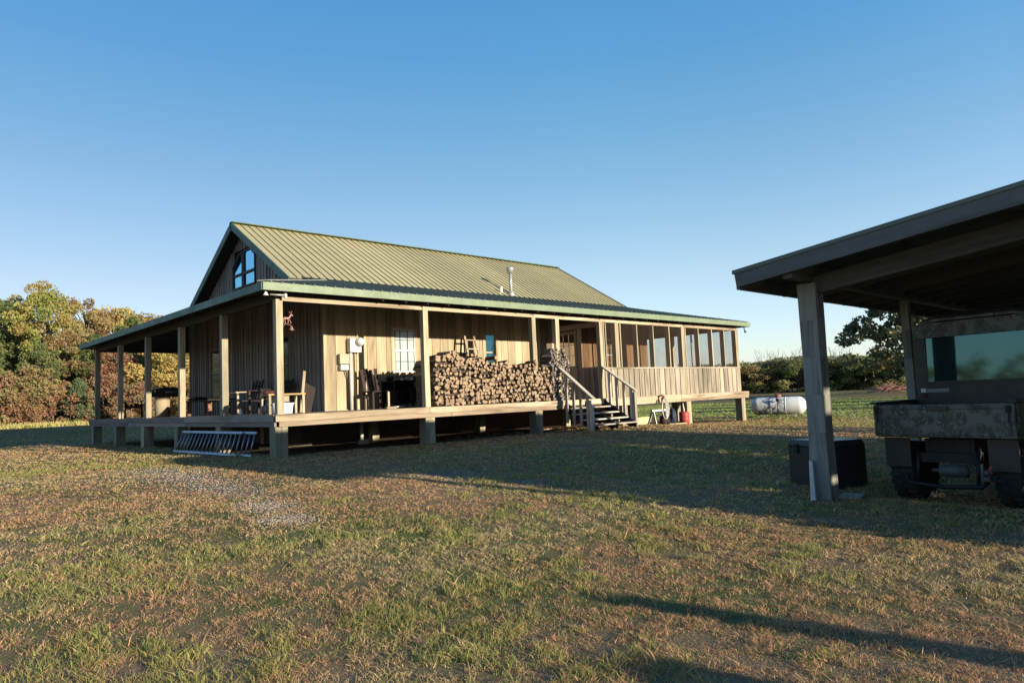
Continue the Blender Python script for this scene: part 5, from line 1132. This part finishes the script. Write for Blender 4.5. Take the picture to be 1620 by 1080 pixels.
def T(kind, name, px_, dist, h, ws, label, **k):
    if px_ < 600: dist *= 1.13; h *= 1.11
    return tree(kind, name, bear(px_), dist, h, ws, label, **k)
T('yellow', 'broadleaf_tree', 68, 58, 9.5, .9, 'tallest yellow green tree at the left, standing above the whole tree line')
T('green', 'broadleaf_tree', -4, 60, 8.6, 1.1, 'green tree cut by the left edge of the picture')
T('yellow', 'broadleaf_tree', 28, 62, 9.0, .8, 'yellow green tree between the left edge and the tallest tree')
T('orange', 'broadleaf_tree', 100, 57, 6.4, 1.0, 'orange brown tree with a pale trunk in front of the tallest tree')
T('orange', 'broadleaf_tree', 128, 62, 9.3, .75, 'rust coloured tree with a ragged top right of the tallest tree')
T('orange', 'broadleaf_tree', 158, 66, 9.0, .8, 'orange brown tree just left of the porch roof tip')
T('gold', 'broadleaf_tree', 184, 67, 9.1, .75, 'golden topped tree rising above the porch roof tip')
T('orange', 'broadleaf_tree', 214, 69, 9.2, .8, 'orange tree with its top just above the sloping side eave')
T('green', 'broadleaf_tree', 150, 56, 6.0, 1.0, 'dark green tree low in the middle of the left tree line')
T('green', 'broadleaf_tree', 212, 57, 7.3, .9, 'green tree with a pale forked trunk seen between the second and third side posts')
T('red', 'broadleaf_tree', 176, 55, 5.3, .9, 'red leaved tree behind the second side post from the far end')
T('gold', 'broadleaf_tree', 262, 54, 5.2, 1.1, 'golden tree seen between the third and fourth side posts')
T('green', 'broadleaf_tree', 296, 60, 7.0, 1.0, 'dark green tree beside the far corner of the house wall')
T('orange', 'broadleaf_tree', 245, 68, 9, .9, 'rust orange tree half hidden behind the side porch roof')
T('green', 'broadleaf_tree', 60, 55, 5.2, 1.0, 'short green tree below the tallest yellow green tree')
T('busho', 'autumn_shrub', 42, 53.5, 3.7, 1.1, 'large brown orange shrub in front of the left tree line', cat='shrub')
T('bushr', 'autumn_shrub', 4, 53, 3.3, 1.0, 'red brown shrub at the left edge of the picture', cat='shrub')
T('bushr', 'autumn_shrub', 84, 53, 2.6, .9, 'low pinkish red shrub left of the grey green cedar', cat='shrub')
T('cedar', 'cedar', 125, 52, 2.7, 1.05, 'grey green young cedar in front of the red shrubs, left of the far side post', cat='cedar')
T('cedar', 'cedar', 104, 53.5, 2.0, 1.0, 'smaller cedar directly left of the grey green young cedar', cat='cedar')
T('bushr', 'autumn_shrub', 166, 52.5, 3.2, .9, 'red shrub behind the two farthest side posts', cat='shrub')
T('bushr', 'autumn_shrub', 208, 51, 2.6, 1.0, 'dark red shrub behind the far end of the side porch floor', cat='shrub')
T('busho', 'autumn_shrub', 240, 53, 2.8, .9, 'orange shrub behind the pale wooden cabinet', cat='shrub')
T('bushg', 'autumn_shrub', 192, 54, 3.0, .8, 'olive green shrub between the two red shrubs behind the side porch', cat='shrub')
T('busho', 'autumn_shrub', 300, 52, 3.0, 1.0, 'orange brown shrub beside the far wall corner', cat='shrub')
T('bushg', 'autumn_shrub', 20, 55, 3.8, .9, 'green shrub behind the red brown shrub at the left edge', cat='shrub')
# hedge row beyond the right lawn
T('oak', 'oak_tree', 1476, 72, 10.4, 1.0, 'large dull green tree behind the carport, above the hedge row')
HB = [(1172, 96, 4.4, 'busho', 'rust coloured bush just right of the screened room corner'), (1200, 98, 4.6, 'bushg', 'dark green bush in the hedge row directly above the left end of the propane tank'), (1228, 100, 4.9, 'busho', 'brown orange bush in the hedge row above the middle of the propane tank'),
      (1258, 97, 5.1, 'bushg', 'taller dark bush in the hedge row left of the carport post'), (1285, 100, 5.0, 'busho', 'orange brown bush directly behind the carport post'), (1312, 98, 4.6, 'bushg', 'dark bush in the hedge row just right of the carport post'),
      (1338, 100, 4.9, 'bushg', 'olive bush in the hedge row between the carport post and the large tree'), (1362, 97, 4.7, 'bushg', 'brown green bush at the left foot of the large tree'), (1392, 99, 4.4, 'bushg', 'dark bush below the crown of the large tree'), (1425, 95, 4.2, 'bushg', 'dark bush behind the thin second carport post'), (1460, 97, 4.6, 'busho', 'brown bush behind the utility vehicle roof'), (1140, 97, 4.4, 'bushg', 'dark bush seen through the last screened bays'), (1105, 99, 4.5, 'busho', 'brown bush seen through the middle screened bays')]
for px_, d_, h_, kd, lb in HB: T(kd, 'hedge_bush', px_, d_, h_ * .88, 1.5, lb, cat='bush')
# bare twiggy saplings over the hedge
for k, (px_, h_) in enumerate(((1215, 5.9), (1262, 5.8), (1325, 5.7))):
    m = MB(); rr = random.Random(k)
    for _ in range(26):
        a = rr.uniform(0, 6.28); q = rr.uniform(.2, 2.2); b_ = V((math.cos(a) * q * .5, math.sin(a) * q * .5, h_ * .4)); tip = V((math.cos(a) * q, math.sin(a) * q, h_ * rr.uniform(.75, 1))); m.tube([(0, 0, 0), b_, tip], [.05, .03, .012], 4)
        for _ in range(3): c_ = b_.lerp(tip, rr.random()); m.tube([c_, c_ + V((rr.uniform(-.5, .5), rr.uniform(-.5, .5), rr.uniform(.2, .7)))], [.018, .008], 4)
    b = R(bear(px_)); x, y = CAM.x + 97 * math.sin(b), CAM.y + 97 * math.cos(b); o = m.build('bare_sapling', 'bark'); o.location = (x, y, ground(x, y))
    tag(o, ['bare twiggy sapling above the hedge over the left end of the propane tank', 'bare twiggy sapling above the hedge just left of the carport post', 'bare twiggy sapling above the hedge between the carport post and the large tree'][k], 'sapling')
b = R(bear(1402)); bx0, by0 = CAM.x + 80 * math.sin(b), CAM.y + 80 * math.cos(b); m = MB()
for _ in range(160):
    a = random.uniform(0, 6.28); q = random.uniform(0, 2.2); p = V((math.cos(a) * q, math.sin(a) * q, random.uniform(0, .9) * (1 - q / 2.6))); m.tube([p, p + V((random.uniform(-1, 1), random.uniform(-1, 1), random.uniform(-.1, .5)))], [.03, .012], 4)
o = m.build('brush_pile', 'pink_rust'); o.location = (bx0, by0, ground(bx0, by0)); tag(o, 'pinkish brown pile of cut brush under the large tree', 'brush pile')
# far woods as masses
def mass(name, spots, mat, label, leaf=.3, per=420):
    Cs, vs_ = [], []
    for (x, y, H, W) in spots:
        C, var, _ = crown_pts(H, W, .2, int(14 + H * 2), per / 14, 'dome' if H < 6 else 'tall', random.randrange(9999), (.7, 1.3)); Cs.append(C + np.array([x, y, ground(x, y)])); vs_.append(var)
    me_ = quads_mesh(name, np.concatenate(Cs), leaf, 0, np.concatenate(vs_), mat); o = bpy.data.objects.new(name, me_); COL.objects.link(o); return tag(o, label, 'woods', kind='stuff')
def band(b0, b1, n, d0, d1, h0, h1, w_=6):
    return [(CAM.x + d * math.sin(R(bb)), CAM.y + d * math.cos(R(bb)), random.uniform(h0, h1), w_ * random.uniform(.8, 1.2)) for bb, d in [(b0 + (b1 - b0) * (i + random.random()) / n, random.uniform(d0, d1)) for i in range(n)]]
mass('woodland', band(-30, 30, 60, 74, 82, 7.2, 9, 7), 'leaf_orange', 'dense autumn wood filling the gaps behind the left trees', .26, 700)
mass('woodland', band(-30, 28, 60, 66, 73, 5.2, 6.9, 6), 'leaf_green', 'dark green undergrowth between the trunks of the left tree line', .22, 700)
mass('undergrowth', band(2, 24, 34, 61.5, 64, 1.3, 2.3, 4), 'leaf_oak', 'low dull green scrub along the foot of the left tree line', .14, 700)
mass('woodland', band(28, 62, 44, 110, 130, 3.0, 4.3, 9), 'leaf_orange', 'distant wood beyond the field behind the house', .4, 400)
mass('woodland', band(58, 100, 46, 102, 112, 2.8, 3.9, 7), 'leaf_oak', 'dark hedge mass behind the bushes at the right', .35, 500)
mass('woodland', band(100, 200, 40, 120, 150, 6, 9, 10), 'leaf_oak', 'distant wood beyond the carport', .5, 300); mass('woodland', band(200, 345, 120, 95, 115, 6.5, 9.5, 10), 'leaf_orange', 'distant wood behind the viewer', .5, 300)
# tall dry grass at the foot of the trees
def tallgrass(name, b0, b1, d0, d1, n, h0, h1, cols, label):
    bb = np.radians(NR.uniform(b0, b1, n)); d = NR.uniform(d0, d1, n); x = CAM.x + d * np.sin(bb); y = CAM.y + d * np.cos(bb); z = np.array([ground(float(a), float(c)) for a, c in zip(x, y)]); h = NR.uniform(h0, h1, n); m = MB()
    for i in range(n):
        a = random.uniform(0, 6.28); w_ = .03; lx, ly = random.uniform(-.15, .15), random.uniform(-.15, .15); m.face([(x[i] - w_ * math.cos(a), y[i] - w_ * math.sin(a), z[i]), (x[i] + w_ * math.cos(a), y[i] + w_ * math.sin(a), z[i]), (x[i] + lx, y[i] + ly, z[i] + h[i])], [(0, 0)] * 3, random.random())
    return tag(m.build(name, var_mat(name, cols)), label, 'grass', kind='stuff')
tallgrass('dry_grass', 4, 22, 54.5, 61.5, 7000, .10, .40, [(.20, .22, .06), (.42, .42, .13), (.50, .42, .17), (.34, .22, .11)], 'tall dry grass along the foot of the left tree line')
# trees standing right of the view: they throw the long shadows over the far lawn
for k, (x, y, h_, kd) in enumerate(((33, -24, 6.6, 'green'), (39, -25, 7.2, 'yellow'), (46, -25, 7.4, 'orange'), (95, -8, 8, 'green'), (110, 0, 9, 'yellow'), (53, -26, 7.2, 'green'))):
    d_ = math.hypot(x - CAM.x, y - CAM.y); bb = math.degrees(math.atan2(x - CAM.x, y - CAM.y)); tree(kd, 'broadleaf_tree', bb, d_, h_, 1.1, ['lone green tree hidden by the carport, nearest of the side row', 'yellow green tree second in the row right of the carport', 'orange tree third in the row right of the carport', 'green tree far out at the end of the field behind the vehicle', 'tall yellow green tree farthest out behind the vehicle', 'green tree right of the orange one in the side row'][k])

for k, (x, y, h_) in enumerate(((13.6, -17.0, 2.85), (15.2, -16.8, 2.7))):  # shrubs out of view, put in for the shadow they cast
    d_ = math.hypot(x - CAM.x, y - CAM.y); bb = math.degrees(math.atan2(x - CAM.x, y - CAM.y)); tree('bushg', 'garden_shrub', bb, d_, h_, .62, ['green shrub standing at the far end of the carport, nearer to it', 'second green shrub beyond the far end of the carport, farther from it'][k], cat='shrub')
